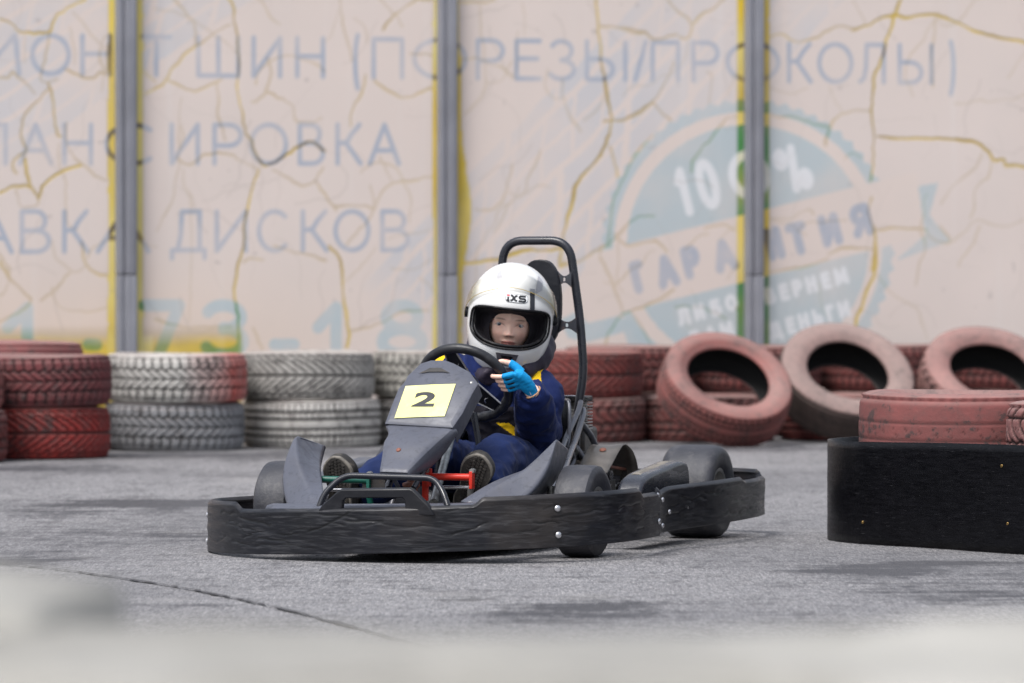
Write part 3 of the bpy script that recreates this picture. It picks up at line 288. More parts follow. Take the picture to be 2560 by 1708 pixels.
def build_wall():
    wall = empty('wall', (0, 24, 0), WALL_A)
    tag(wall, 'tall pale wall with peeling faded tyre shop lettering between steel posts', 'wall')
    STEP = 0.0066
    def seg_dist(gx, gz, pts, rad, out, wscale=None):
        for (x0, z0), (x1, z1) in zip(pts[:-1], pts[1:]):
            i0, i1 = np.searchsorted(U, [min(x0, x1) - rad, max(x0, x1) + rad]); j0, j1 = np.searchsorted(Z, [min(z0, z1) - rad, max(z0, z1) + rad])
            if i1 <= i0 or j1 <= j0: continue
            a, b = gx[j0:j1, i0:i1], gz[j0:j1, i0:i1]; dx, dz = x1 - x0, z1 - z0; L = dx * dx + dz * dz + 1e-12
            t = np.clip(((a - x0) * dx + (b - z0) * dz) / L, 0, 1); d = np.hypot(a - x0 - t * dx, b - z0 - t * dz)
            out[j0:j1, i0:i1] = np.minimum(out[j0:j1, i0:i1], d)
    U = np.concatenate([np.arange(-8.7, -3.3, .09), np.arange(-3.3, 3.5, STEP), np.arange(3.5, 8.1, .09)]); Z = np.concatenate([[0.0, 0.1], np.arange(0.2, 2.42, STEP), [2.7, 3.1]])
    gx, gz = np.meshgrid(U, Z)
    def inside(pts):
        r = np.zeros(gx.shape, bool); n = len(pts)
        for i in range(n):
            (x0, z0), (x1, z1) = pts[i], pts[(i + 1) % n]
            if z0 == z1: continue
            c = (z0 > gz) != (z1 > gz); r ^= c & (gx < (x1 - x0) * (gz - z0) / (z1 - z0) + x0)
        return r
    soft = lambda d, w: np.clip((w - d) / STEP + 0.5, 0, 1)
    PINK = np.array([.705, .605, .55]); PEACH = np.array([.72, .575, .47]); GREY = np.array([.55, .55, .575]); LBLUE = np.array([.36, .405, .49]); TEAL = np.array([.455, .525, .550]); WHITE = np.array([.75, .755, .77])
    YEL = np.array([.80, .56, .02]); NAVY = np.array([.022, .026, .05]); GREEN = np.array([.02, .23, .055]); VWHITE = np.array([.72, .72, .72])
    cool = np.clip(0.5 + 0.9 * fbm(gx, gz, 0.8, 11, 3) + 0.25 * gx / 3, 0, 1)[..., None]
    film = PINK * (1 - .25 * cool) + np.array([.66, .60, .58]) * .25 * cool
    pe = (np.clip((0.95 - gz) / 0.6, 0, 1) * np.clip((-0.6 - gx) / 1.2, 0, 1))[..., None]; film = film * (1 - pe) + PEACH * pe
    base = np.broadcast_to(YEL, film.shape).copy()
    def over(c, v, m):
        m = m[..., None]; film[:] = film * (1 - m) + c * m
        if v is not None: base[:] = base * (1 - m) + v * m
    # old tyre track print: slanting rows of worn blocks
    for (p, q, hw, bl, gap) in BANDS:
        p, q = np.array(p), np.array(q); d = (q - p) / np.linalg.norm(q - p); n = np.array([-d[1], d[0]])
        s = (gx - p[0]) * d[0] + (gz - p[1]) * d[1]; t = (gx - p[0]) * n[0] + (gz - p[1]) * n[1]; s = s + .03 * fbm(gx, gz, 4, 21); t = t + .02 * fbm(gx, gz, 5, 22)
        rw = hw / 1.7; row = np.floor((t + hw) / rw); ft = ((t + hw) / rw) % 1; bl2 = bl * 2.0 * (1.1 + .5 * np.sin(row * 2.1)); fs = ((s + (.5 - ft) * rw * 1.1 + row * .61 * bl2) / bl2) % 1
        m = (np.abs(t) < hw) & (ft > .13) & (fs > .10) & ((np.abs(ft - .56) > .04) | (np.sin(row * 5.3) > 0)); m = m * np.clip(.50 + .75 * fbm(gx, gz, 2.2, 23), .08, .80) * np.clip((s + .3) * 4, 0, 1)
        over(GREY, None, m)
    for col, pts in SHAPES:
        m = inside(pts).astype(float)
        if col == 2: over(TEAL, GREEN, m * np.clip(.84 + .4 * fbm(gx, gz, 4, 66), .5, .96))
        else: over(PINK, YEL, m)
    for ch, col, th, ll, lr, ul in GLYPHS:
        ll, lr, ul = map(np.array, (ll, lr, ul)); D = np.full(gx.shape, 9.0); w = th * PX / 2; inset = th * PX / 2
        wx = np.linalg.norm(lr - ll); hz = np.linalg.norm(ul - ll); ex, ez = (lr - ll) / wx, (ul - ll) / hz
        for st in GL[ch]:
            pts = [tuple(ll + ex * (inset + x * max(wx - 2 * inset, 0.01)) + ez * (inset + y * (hz - 2 * inset))) for x, y in st]
            seg_dist(gx, gz, pts, w * 2.5, D)
        m = soft(D, w)
        over({1: LBLUE, 2: TEAL, 3: WHITE}[col], {1: NAVY, 2: GREEN, 3: VWHITE}[col], m * (np.clip(.80 + .45 * fbm(gx, gz, 6, 60 + col), .45, .95) if col != 3 else .9))
    # cracks through the pale top coat show the old vivid paint
    wob = .010 * fbm(gx, gz, 9, 31) ; wob2 = .010 * fbm(gx, gz, 9, 32); alpha = np.zeros(gx.shape)
    for st, wd, pts in CRACKS:
        D = np.full(gx.shape, 9.0); fine = [(p.x + .010 * mnoise.noise((p.x * 9, p.y * 9, 1)) + .007 * mnoise.noise((p.x * 31, p.y * 31, 2)), p.y + .010 * mnoise.noise((p.x * 9, p.y * 9, 5)) + .007 * mnoise.noise((p.x * 31, p.y * 31, 7))) for p in curve([(a, b, 0) for a, b in pts], 9)]
        w = wd * PX * .42; seg_dist(gx, gz, fine, w * 3, D)
        ww = w * (0.72 + .62 * fbm(gx, gz, 7, 33)); alpha = np.maximum(alpha, st * np.clip((ww - D) / (STEP * 1.2) + 0.5, 0, 1))
    r2 = random.Random(5); hair = np.zeros(gx.shape)
    for k in range(170):      # hairlines
        a = r2.uniform(0, 6.28); p = [r2.uniform(-3.2, 3.4), r2.uniform(.4, 2.4)]; pts = [tuple(p)]
        for q in range(r2.randint(3, 7)):
            a += r2.uniform(-.7, .7); p = [p[0] + .06 * math.cos(a), p[1] + .06 * math.sin(a)]; pts.append(tuple(p))
        D = np.full(gx.shape, 9.0); seg_dist(gx, gz, pts, .02, D); hair = np.maximum(hair, r2.uniform(.10, .42) * np.clip((.0035 - D) / STEP + .5, 0, 1))
    vary = .7 + .6 * fbm(gx, gz, 8, 71)
    for k in range(46):      # more branching cracks
        a = r2.choice((0.2, 1.6, 2.9, 4.7)) + r2.uniform(-.5, .5); p = [r2.uniform(-3.2, 3.4), r2.uniform(.5, 2.4)]; pts = [tuple(p)]
        for q in range(r2.randint(5, 12)):
            a += r2.uniform(-.6, .6); p = [p[0] + .05 * math.cos(a), p[1] + .05 * math.sin(a)]; pts.append(tuple(p))
        pts = [(p.x + .006 * mnoise.noise((p.x * 31, p.y * 31, 2)), p.y + .006 * mnoise.noise((p.x * 31, p.y * 31, 7))) for p in curve([(a_, b_, 0) for a_, b_ in pts], 4)]
        D = np.full(gx.shape, 9.0); seg_dist(gx, gz, pts, .03, D); w = r2.uniform(.0035, .0065) * vary; alpha = np.maximum(alpha, r2.uniform(.3, .62) * np.clip((w - D) / (STEP * 1.1) + .5, 0, 1))
    for u0, u1, t in ((-2.112, -1.936, 0), (-.424, -.268, .03), (1.237, 1.416, 0)):    # top coat cut away beside the posts
        edge = u1 + .008 * fbm(gx, gz, 8, 41) + (.05 * np.exp(-((gz - 1.12) / .22) ** 2) if t else 0) - (.02 * np.clip((gz - 1.6) * 2, 0, 1) if t else 0)
        alpha = np.maximum(alpha, .97 * ((gx > u0 + .006 * fbm(gx, gz, 7, 42)) & (gx < edge)))
        over(np.array([.5, .45, .3]), None, (np.abs(gx - edge) < .006) * .5)
    low = np.clip((.545 + .03 * fbm(gx, gz, 2, 43) - gz) / .10, 0, 1) * ((gx > -2.75) & (gx < -1.42)) * np.clip((-1.40 - gx) / .05, 0, 1)
    alpha = np.maximum(alpha, .95 * low)
    base *= (0.86 + .28 * fbm(gx, gz, 6, 44))[..., None]
    tan = np.clip((.78 - alpha) / .45, 0, 1)[..., None] * .75 * (base[..., :1] > .3); base = base * (1 - tan) + np.array([.30, .205, .095]) * tan
    strips = np.zeros(gx.shape)
    for u0, u1 in ((-2.112, -1.936), (-.424, -.268), (1.237, 1.416)): strips = np.maximum(strips, (gx > u0) & (gx < u1 + .05))
    crk = np.clip(alpha * 1.2, 0, 1) * (1 - strips) * (base[..., 0] > .3) * np.clip(.35 + 1.1 * fbm(gx, gz, 4, 48), 0, .75); base = base * (1 - crk[..., None]) + np.array([.26, .17, .055]) * crk[..., None]
    pale = strips * (base[..., 0] > .45) * np.clip(.25 + .9 * fbm(gx * 3, gz, 2.0, 49), 0, .7); base = base * (1 - pale[..., None]) + np.array([.82, .76, .32]) * pale[..., None]
    col = film * (1 - alpha[..., None]) + base * alpha[..., None]
    hm = (hair * np.clip(.6 + .8 * fbm(gx, gz, 3, 52), 0, 1))[..., None]; col = col * (1 - hm) + np.array([.30, .25, .21]) * hm
    sp = (fbm(gx * 1.0, gz, 22, 45, 2) > .82) * .35; col = col * (1 - sp[..., None]) + np.array([.30, .25, .24]) * sp[..., None]
    drip = np.clip(fbm(gx * 3.0, gz * .15, 5, 46, 3) - .25, 0, 1) * .22; col = col * (1 - drip[..., None]) + np.array([.76, .75, .74]) * drip[..., None]
    k = NT('wall_paint'); a = k.attr('paint'); co = k.co(); n = k.noise(co, 3, 6, .6); n2 = k.noise(co, 55, 3)
    c = k.mix(k.ramp(n, [(.35, 0.0), (.75, .22)]), a.outputs['Color'], (.58, .53, .50)); al = k.attr('cut')
    k.bump(k.math('ADD', k.math('MULTIPLY', al.outputs['Fac'], -1.0), k.math('MULTIPLY', n2, .12)), .35, .004); k.set(Base_Color=c, Roughness=.55, Specular_IOR_Level=.35)
    edges = [-8.72, -7.04, -5.37, -3.70, -2.031, -.361, 1.317, 2.99, 4.66, 6.33, 8.0]
    for p, q in zip(edges[:-1], edges[1:]):       # the sheets meet behind the posts
        i0, i1 = np.searchsorted(U, [p, q]); s = np.zeros(len(U), bool); s[max(0, i0 - 1):i1 + 1] = True
        me, _, _ = grid_mesh('painted_panel', U[s], Z, lambda x, z: (x, .004 * fbm(x, z, 1.5, 51, 2), z))
        fset(me, 'paint', np.concatenate([col[:, s], np.ones((len(Z), s.sum(), 1))], -1), 'FLOAT_COLOR'); fset(me, 'cut', alpha[:, s])
        o = link('painted_panel', me, k.m, wall, True); so = o.modifiers.new('depth', 'SOLIDIFY'); so.thickness = .06; so.offset = -1
    steel = worn('grey_post_paint', (.225, .228, .256), .45, .12, 4, .05, 40, dirt_amt=.12)
    for u, w in ((-2.031, .098), (-.361, .093), (1.317, .091), (-3.70, .095), (-5.37, .095), (-7.04, .095), (2.99, .095), (4.66, .095), (6.33, .095)):
        pb = empty('steel_post', (u, -.03, 0)); pb.parent = wall
        for z0, z1 in ((0, .800), (.806, 3.1)):
            m = MB(); h = w / 2
            prof = [(-h, .024), (-h, -.035), (-h + .026, -.035), (-h + .031, -.025), (-h + .038, -.025), (-h + .043, -.04), (h - .008, -.04), (h, -.034), (h, .024)]
            m.prism([(x, y, z0) for x, y in prof], (0, 0, z1 - z0)); m.build('profile', steel, pb, True, .003)
        c = MB(); c.box((0, -.004, .803), (w - .008, .05, .006)); c.build('joint', worn('joint_dark', (.09, .09, .10), .7), pb, False)
    return wall
build_wall()
# ------------------------------------------------------------------ painted car tyres
def tyre_mesh(name, Ro, w, rb, pat, NT_=420, seed=0):
    tw = w * .42; nh = 34; tri = lambda x: 2 * np.abs(2 * (x - np.floor(x + .5))) - 1
    side = lambda s: [(rb, s * w * .40), (rb + .012, s * w * .44), (rb + .03, s * w * .47), (rb + .3 * (Ro - rb), s * w * .5), (rb + .55 * (Ro - rb), s * w * .505), (rb + .74 * (Ro - rb), s * w * .49), (rb + .86 * (Ro - rb), s * w * .47), (rb + .93 * (Ro - rb), s * w * .45)]
    tr = [(Ro - .0045 * (h / tw) ** 2 - .009 * max(0, (abs(h) / tw - .8) / .2) ** 2, h) for h in np.linspace(-tw, tw, nh)]
    inn = [(Ro - .03, w * .38), (Ro - .02, w * .2), (Ro - .018, 0), (Ro - .02, -w * .2), (Ro - .03, -w * .38), (rb + .03, -w * .43), (rb + .003, -w * .36)]
    prof = side(-1) + tr + side(1)[::-1] + [(rb + .003, w * .36), (rb + .03, w * .43)] + inn
    n0 = len(side(-1)); kind = np.array([0] * n0 + [1] * nh + [0] * n0 + [2] * (2 + len(inn))); pr = np.array(prof); m = len(pr)
    th = np.arange(NT_) * 2 * math.pi / NT_; A, H = np.meshgrid(th * Ro, pr[:, 1], indexing='ij'); rad = np.broadcast_to(pr[:, 0], A.shape).copy()
    C = 2 * math.pi * Ro; per = lambda p: C / round(C / p); fr = lambda x: x - np.floor(x); a = np.abs(H); g = np.zeros_like(A)
    jit = .004 * np.sin(A * 2 * math.pi / per(.21)) 
    if pat == 'block':
        p = per(.044); g = np.maximum((fr(A / p + .25 * (H > 0) + a * 4) < .2) & (a > .044), (fr((A + 1.3 * a) / p) < .17) & (a <= .044)); g = g | (np.abs(a - .044 - .006 * tri(A / p)) < .0045) | (np.abs(H - .004 * tri(A / p * 2)) < .0035)
    elif pat == 'ribs':
        g = (np.abs(a - .022) < .0048) | (np.abs(a - .055) < .0052); p = per(.032); g = g | ((fr(A / p) < .16) & (a > .06)) | ((fr(A / per(.028) + H * 9) < .13) & (a < .052) & (a > .028))
    elif pat == 'arrow':
        p = per(.046); g = (fr((A + 1.0 * a + 5.5 * a * a) / p) < .24) & (a > .012); g = g | ((fr((A + .6 * a) / (p / 2)) < .14) & (a > .05)) | (np.abs(H) < .004)
    elif pat == 'lugs':
        p = per(.058); g = (fr((A + .032 * np.sin(H * 42) + .2 * H) / p) < .20) | (np.abs(H + .014 - .006 * tri(A / p)) < .0045) | (np.abs(a - .056) < .003) | ((fr(A / (p / 3) + a * 5) < .13) & (a < .056) & (a > .02))
    elif pat == 'worn':
        g = (np.abs(H - .024) < .0028) | (np.abs(H + .026) < .0028) | ((fr(A / per(.045) + H * 14) < .055) & (np.abs(H + .002) < .014))
    on = (kind == 1)[None, :]; g = (g & on).astype(float) * (.55 if pat == 'worn' else 1); rad -= g * (.008 if pat != 'worn' else .004)
    sid = (kind == 0)[None, :] & (a > .1 * w); rr = rad + .0012 * np.sin(th[:, None] * 60) * sid
    rad = rr + .003 * np.sin(th[:, None] * 2 + seed) + .002 * np.sin(th[:, None] * 3 + 2 * seed)
    v = np.stack([rad * np.cos(th)[:, None], rad * np.sin(th)[:, None], H + .003 * np.sin(th[:, None] * 2 + 1.3 * seed)], -1).reshape(-1, 3)
    i = np.arange(NT_ * m).reshape(NT_, m); j = np.roll(i, -1, 0); q = np.stack([i, j, np.roll(j, -1, 1), np.roll(i, -1, 1)], -1).reshape(-1, 4)
    me = bpy.data.meshes.new(name); me.vertices.add(len(v)); me.vertices.foreach_set('co', v.ravel().astype(np.float32)); me.loops.add(q.size); me.loops.foreach_set('vertex_index', q.ravel().astype(np.int32))
    me.polygons.add(len(q)); me.polygons.foreach_set('loop_start', np.arange(0, q.size, 4, dtype=np.int32)); me.update(calc_edges=True); me.shade_smooth()
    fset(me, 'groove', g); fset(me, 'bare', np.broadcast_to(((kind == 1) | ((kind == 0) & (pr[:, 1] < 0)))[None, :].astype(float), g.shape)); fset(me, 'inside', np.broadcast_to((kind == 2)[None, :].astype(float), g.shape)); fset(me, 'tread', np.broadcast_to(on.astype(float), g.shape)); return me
def tyre_paint():
    k = NT('painted_tyre_rubber'); oi = k.n('ObjectInfo'); co = k.co(rnd=True); g = k.attr('groove'); ins = k.attr('inside'); tr = k.attr('tread')
    n1 = k.noise(co, 5, 6, .62); n2 = k.noise(co, 26, 5, .7); n3 = k.noise(co, 2.2, 3); n4 = k.noise(co, 90, 3)
    hsv = k.n('HueSaturation'); k.l(oi.outputs['Color'], hsv.inputs['Color']); hsv.inputs['Value'].default_value = .6; hsv.inputs['Saturation'].default_value = .9
    c = k.mix(k.ramp(n1, [(.35, 0.0), (.68, 1.0)]), oi.outputs['Color'], hsv.outputs[0])
    c = k.mix(k.ramp(n2, [(.46, 0.0), (.74, .52)]), c, (.085, .07, .066))
    geo = k.n('NewGeometry'); sz = k.n('SeparateXYZ'); k.l(geo.outputs['Normal'], sz.inputs[0])
    c = k.mix(k.math('MULTIPLY', k.ramp(sz.outputs[2], [(.2, .0), (.85, .42)]), k.ramp(n3, [(.30, .3), (.65, 1.0)])), c, (.37, .295, .265))      # dust settles on the upper side
    c = k.mix(k.math('MULTIPLY', k.attr('smear').outputs['Fac'], k.ramp(n1, [(.3, 1.0), (.75, .25)])), c, (.42, .045, .03))
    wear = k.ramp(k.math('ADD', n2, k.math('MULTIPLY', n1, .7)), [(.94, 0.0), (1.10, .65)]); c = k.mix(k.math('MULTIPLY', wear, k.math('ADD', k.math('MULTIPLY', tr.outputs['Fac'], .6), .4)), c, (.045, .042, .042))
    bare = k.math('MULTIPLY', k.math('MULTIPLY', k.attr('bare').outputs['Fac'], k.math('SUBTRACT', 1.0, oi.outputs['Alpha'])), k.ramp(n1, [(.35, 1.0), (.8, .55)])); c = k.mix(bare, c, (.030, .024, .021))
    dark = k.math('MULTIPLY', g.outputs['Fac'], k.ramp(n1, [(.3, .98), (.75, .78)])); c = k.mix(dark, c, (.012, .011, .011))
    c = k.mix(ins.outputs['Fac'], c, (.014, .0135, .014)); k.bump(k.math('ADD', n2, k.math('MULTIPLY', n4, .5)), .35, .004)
    return k.set(Base_Color=c, Roughness=.78, Specular_IOR_Level=.3)
TP = tyre_paint(); _tm = {}
def tyre(pat, w, loc, col, label, group, ax=(0, 0, 1), spin=0.0, seed=0, Ro=.325, rb=.203, smear=None):
    key = (pat, w, seed, Ro)
    if key not in _tm:
        _tm[key] = tyre_mesh('tyre', Ro, w, rb, pat, seed=seed); _tm[key].materials.append(TP)
    me = _tm[key]
    if smear is not None:      # a streak of red paint on one side
        me = me.copy(); co = np.empty(len(me.vertices) * 3, np.float32); me.vertices.foreach_get('co', co); co = co.reshape(-1, 3) @ np.array((Vector(ax).normalized().to_track_quat('Z', 'Y') @ Matrix.Rotation(spin, 3, 'Z').to_quaternion()).to_matrix()).T; an = np.arctan2(co[:, 1], co[:, 0]) - smear; an = (an + math.pi) % (2 * math.pi) - math.pi; fset(me, 'smear', np.clip(1.25 - np.abs(an) / .85, 0, 1))
    o = bpy.data.objects.new('tyre', me); COL.objects.link(o); q = Vector(ax).normalized().to_track_quat('Z', 'Y')
    o.rotation_mode = 'QUATERNION'; o.rotation_quaternion = q @ Matrix.Rotation(spin, 3, 'Z').to_quaternion(); o.location = loc; o.color = (*col[:3], col[3] if len(col) > 3 else 1)
    return tag(o, label, 'tyre', group)
RED = (.27, .026, .022); BRICK = (.16, .034, .031); PINKR = (.265, .088, .078); WHT = (.52, .505, .475); GRY = (.25, .255, .268); DUST = (.145, .042, .038); PALE = (.44, .34, .31)
def stack(x, y, specs, group):
    z = 0
    for i, (pat, w, col, label, sd) in enumerate(specs):
        tyre(pat, w, (x + .012 * math.sin(sd * 7), y + .008 * math.cos(sd * 5), z + w / 2), col, label, group, spin=sd * 1.7, seed=sd % 3, smear=-.35 if 'smeared edge, on' in label else None); z += w + .001
GB = 'painted tyres stacked along the wall'
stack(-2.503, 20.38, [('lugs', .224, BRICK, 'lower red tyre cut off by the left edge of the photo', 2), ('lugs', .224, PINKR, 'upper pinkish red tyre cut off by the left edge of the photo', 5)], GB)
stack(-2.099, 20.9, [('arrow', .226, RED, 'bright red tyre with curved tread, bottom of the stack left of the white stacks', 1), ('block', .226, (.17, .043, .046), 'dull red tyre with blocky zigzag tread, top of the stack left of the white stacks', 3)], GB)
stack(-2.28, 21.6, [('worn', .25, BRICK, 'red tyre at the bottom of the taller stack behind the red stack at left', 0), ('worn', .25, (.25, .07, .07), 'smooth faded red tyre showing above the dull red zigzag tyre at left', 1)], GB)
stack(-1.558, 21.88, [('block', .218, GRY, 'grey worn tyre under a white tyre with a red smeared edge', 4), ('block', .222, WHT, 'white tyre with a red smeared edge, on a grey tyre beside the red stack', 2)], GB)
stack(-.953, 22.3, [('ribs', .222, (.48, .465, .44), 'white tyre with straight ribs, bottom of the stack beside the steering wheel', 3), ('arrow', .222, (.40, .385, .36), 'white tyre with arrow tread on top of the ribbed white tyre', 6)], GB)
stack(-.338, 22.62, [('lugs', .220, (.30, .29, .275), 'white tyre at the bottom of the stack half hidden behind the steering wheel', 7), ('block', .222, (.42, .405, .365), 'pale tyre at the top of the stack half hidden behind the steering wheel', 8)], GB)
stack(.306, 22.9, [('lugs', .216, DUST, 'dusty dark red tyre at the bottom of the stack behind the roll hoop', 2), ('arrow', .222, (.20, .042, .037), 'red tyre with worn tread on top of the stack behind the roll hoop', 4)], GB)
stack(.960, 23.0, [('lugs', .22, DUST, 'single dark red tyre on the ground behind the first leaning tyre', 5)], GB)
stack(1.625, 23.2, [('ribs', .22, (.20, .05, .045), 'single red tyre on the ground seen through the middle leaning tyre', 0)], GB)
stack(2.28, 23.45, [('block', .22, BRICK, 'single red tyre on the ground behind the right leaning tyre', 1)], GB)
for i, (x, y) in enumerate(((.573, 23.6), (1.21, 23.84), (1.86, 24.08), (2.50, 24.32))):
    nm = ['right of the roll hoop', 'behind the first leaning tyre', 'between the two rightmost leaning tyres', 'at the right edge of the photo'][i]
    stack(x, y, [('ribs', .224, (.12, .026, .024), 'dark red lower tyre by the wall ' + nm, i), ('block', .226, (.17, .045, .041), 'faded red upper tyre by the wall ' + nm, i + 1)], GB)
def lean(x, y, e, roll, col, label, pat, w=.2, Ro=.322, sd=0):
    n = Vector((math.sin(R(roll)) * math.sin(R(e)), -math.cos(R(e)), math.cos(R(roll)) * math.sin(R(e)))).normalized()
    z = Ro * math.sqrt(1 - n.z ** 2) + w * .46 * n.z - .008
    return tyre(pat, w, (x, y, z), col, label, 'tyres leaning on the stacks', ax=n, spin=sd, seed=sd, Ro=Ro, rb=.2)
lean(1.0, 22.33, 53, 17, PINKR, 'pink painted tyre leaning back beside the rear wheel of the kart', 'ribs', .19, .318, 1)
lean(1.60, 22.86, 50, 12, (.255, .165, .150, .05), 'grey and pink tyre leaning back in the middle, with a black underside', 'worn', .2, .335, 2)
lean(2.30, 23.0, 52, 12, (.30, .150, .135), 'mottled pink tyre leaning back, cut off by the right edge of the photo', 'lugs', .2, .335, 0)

# ------------------------------------------------------------------ the barrier on the right: black sheet round two-high tyres
TB = [(1.367, 14.40), (1.768, 13.895), (2.17, 13.39)]
stack(*TB[0], [('ribs', .222, BRICK, 'red tyre hidden inside the black barrier, under the smooth pink tyre', 1), ('worn', .226, (.25, .080, .075), 'smooth faded red tyre with fine grooves standing out of the black barrier', 2)], 'tyres inside the black barrier')
stack(*TB[1], [('ribs', .218, BRICK, 'red tyre hidden inside the black barrier, under the sharp treaded tyre', 2), ('lugs', .214, (.24, .10, .095), 'reddish tyre with sharp black tread in the black barrier at the right edge', 4)], 'tyres inside the black barrier')
stack(*TB[2], [('ribs', .218, BRICK, 'lower red tyre at the far end of the black barrier outside the frame', 3), ('block', .218, PINKR, 'upper pink tyre at the far end of the black barrier outside the frame', 5)], 'tyres inside the black barrier')
def build_barrier():
    b = empty('track_barrier', (1.77, 13.9, 0)); tag(b, 'black plastic barrier sheet bolted round painted tyres at the right', 'barrier')
    off = .415; A, B = Vector((*TB[0], 0)), Vector((*TB[2], 0)); d = (B - A).normalized(); n = Vector((-abs(d.y), -d.x, 0)).normalized(); n = n if n.dot(d) < .01 else n
    n = Vector((d.y, -d.x, 0));  n = n if n.x < 0 else -n
    path = []
    L = (B - A).length
    for i in range(41):
        t = i / 40; path.append(A + d * L * (1 - t) + n * (off + .006 * math.sin(t * L * 9.8 + 1.2)))
    a0 = math.atan2(n.y, n.x)
    for i in range(1, 40): a = a0 - math.pi * i / 40; path.append(A + Vector((math.cos(a), math.sin(a), 0)) * off * (1 - .03 * math.sin(math.pi * i / 40)))
    for i in range(41): path.append(A + d * L * i / 40 - n * off)
    for i in range(1, 40): a = a0 + math.pi - math.pi * i / 40; path.append(B + Vector((math.cos(a), math.sin(a), 0)) * off)
    C = b.location; N = len(path); M = 14; vs = []; acc = 0
    for i, p in enumerate(path):
        for j in range(M):
            z = .306 * j / (M - 1); wv = .004 * mnoise.noise((p.x * 3, p.y * 3, z * 4)) + .0025 * mnoise.noise((p.x * 11, p.y * 11, z * 16)); top = .006 * math.sin(i * .09) * (j / (M - 1)) ** 2
            q = p - A; vs.append(p - C + n * wv + Vector((0, 0, z + top + .002)))
    fs = [(i * M + j, ((i + 1) % N) * M + j, ((i + 1) % N) * M + j + 1, i * M + j + 1) for i in range(N) for j in range(M - 1)]
    k = NT('scuffed_black_sheet'); co = k.co(); nz = k.noise(k.co((6, 6, 40)), 3, 6, .7, .4); sc = k.noise(k.co((5, 5, 70)), 5, 4, .7); dust = k.noise(k.co((60, 60, 7)), 4, 4, .7)
    c = k.mix(k.ramp(nz, [(.35, 0.0), (.7, 1.0)]), (.0018, .0018, .0026), (.0055, .0055, .0072)); c = k.mix(k.ramp(sc, [(.62, 0.0), (.73, .55)]), c, (.060, .060, .066)); c = k.mix(k.ramp(dust, [(.6, 0.0), (.85, .05)]), c, (.2, .17, .15))
    k.bump(k.math('ADD', nz, k.noise(co, 110, 3)), .22, .003); k.set(Base_Color=c, Roughness=k.ramp(nz, [(.3, .28), (.75, .46)]), Specular_IOR_Level=.16)
    m = MB(); m.add(vs, fs); o = m.build('plastic_sheet', k.m, b); so = o.modifiers.new('thick', 'SOLIDIFY'); so.thickness = .007; so.offset = 0
    brass = worn('brass_bolt', (.42, .27, .10), .32, .2, 20, .05, metallic=.9)
    for t, z in ((.0, .249), (.012, .066), (.60, .252), (.625, .087), (1.15, .25), (1.17, .08)):
        p = A + d * t + n * (off + .004) + Vector((0, 0, z)) - C; s = MB(); q = n.to_track_quat('Z', 'Y').to_matrix()
        for rr, h0, h1 in ((.0085, 0, .003), (.0048, .003, .0065)):
            ring = [p + q @ Vector((rr * math.cos(a * math.pi / 6), rr * math.sin(a * math.pi / 6), h0)) for a in range(12)]; s.prism(ring, n * (h1 - h0))
        s.build('bolt', brass, b, True, .001)
build_barrier()

# ------------------------------------------------------------------ rough pale concrete blocks just in front of the photographer
conc = worn('weathered_concrete', (.335, .324, .298), .9, .30, 2.2, .6, 30, dirt=(.20, .19, .165), dirt_amt=.85, spec=.2)
def block(c, d, rz, seed, label):
    bm = bmesh.new(); bmesh.ops.create_cube(bm, size=1); bmesh.ops.subdivide_edges(bm, edges=bm.edges, cuts=12, use_grid_fill=True)
    for v in bm.verts:
        p = v.co.copy(); q = Vector((p.x * d[0], p.y * d[1], p.z * d[2])); m = [abs(p.x), abs(p.y), abs(p.z)]
        r = .05 * (sum(max(0, a - .36) for a in m) - .14 if sorted(m)[1] > .36 else 0); q *= 1 - max(0, r) * 1.5
        nz = Vector((mnoise.noise(q * 3 + Vector((seed, 0, 0))), mnoise.noise(q * 3 + Vector((0, seed, 5))), mnoise.noise(q * 4 + Vector((9, 0, seed))))); v.co = q + nz * .022 + Vector((0, 0, .012 * mnoise.noise(q * 9)))
        v.co.z = max(v.co.z, -d[2] / 2)
    me = bpy.data.meshes.new('concrete_block'); bm.to_mesh(me); bm.free(); o = link('concrete_block', me, conc); o.location = (c[0], c[1], d[2] / 2); o.rotation_euler = (0, 0, R(rz))
    o.rotation_euler[1] = R(2.2) if d[2] > .56 else 0
    tag(o, label, 'block', 'concrete blocks in front of the camera')
block((-.74, 3.72), (.80, .42, .569), -4, 1, 'tallest pale concrete block, rising blurred at the lower left')
block((.12, 3.38), (1.00, .50, .534), -1, 4, 'long low concrete block, blurred along the middle of the bottom edge')
block((-.74, 3.22), (.66, .48, .529), 2, 6, 'blurred concrete block at the bottom left corner, in front of the tallest one')
block((.98, 3.42), (.70, .50, .536), 2, 9, 'blurred concrete block in the bottom right corner')
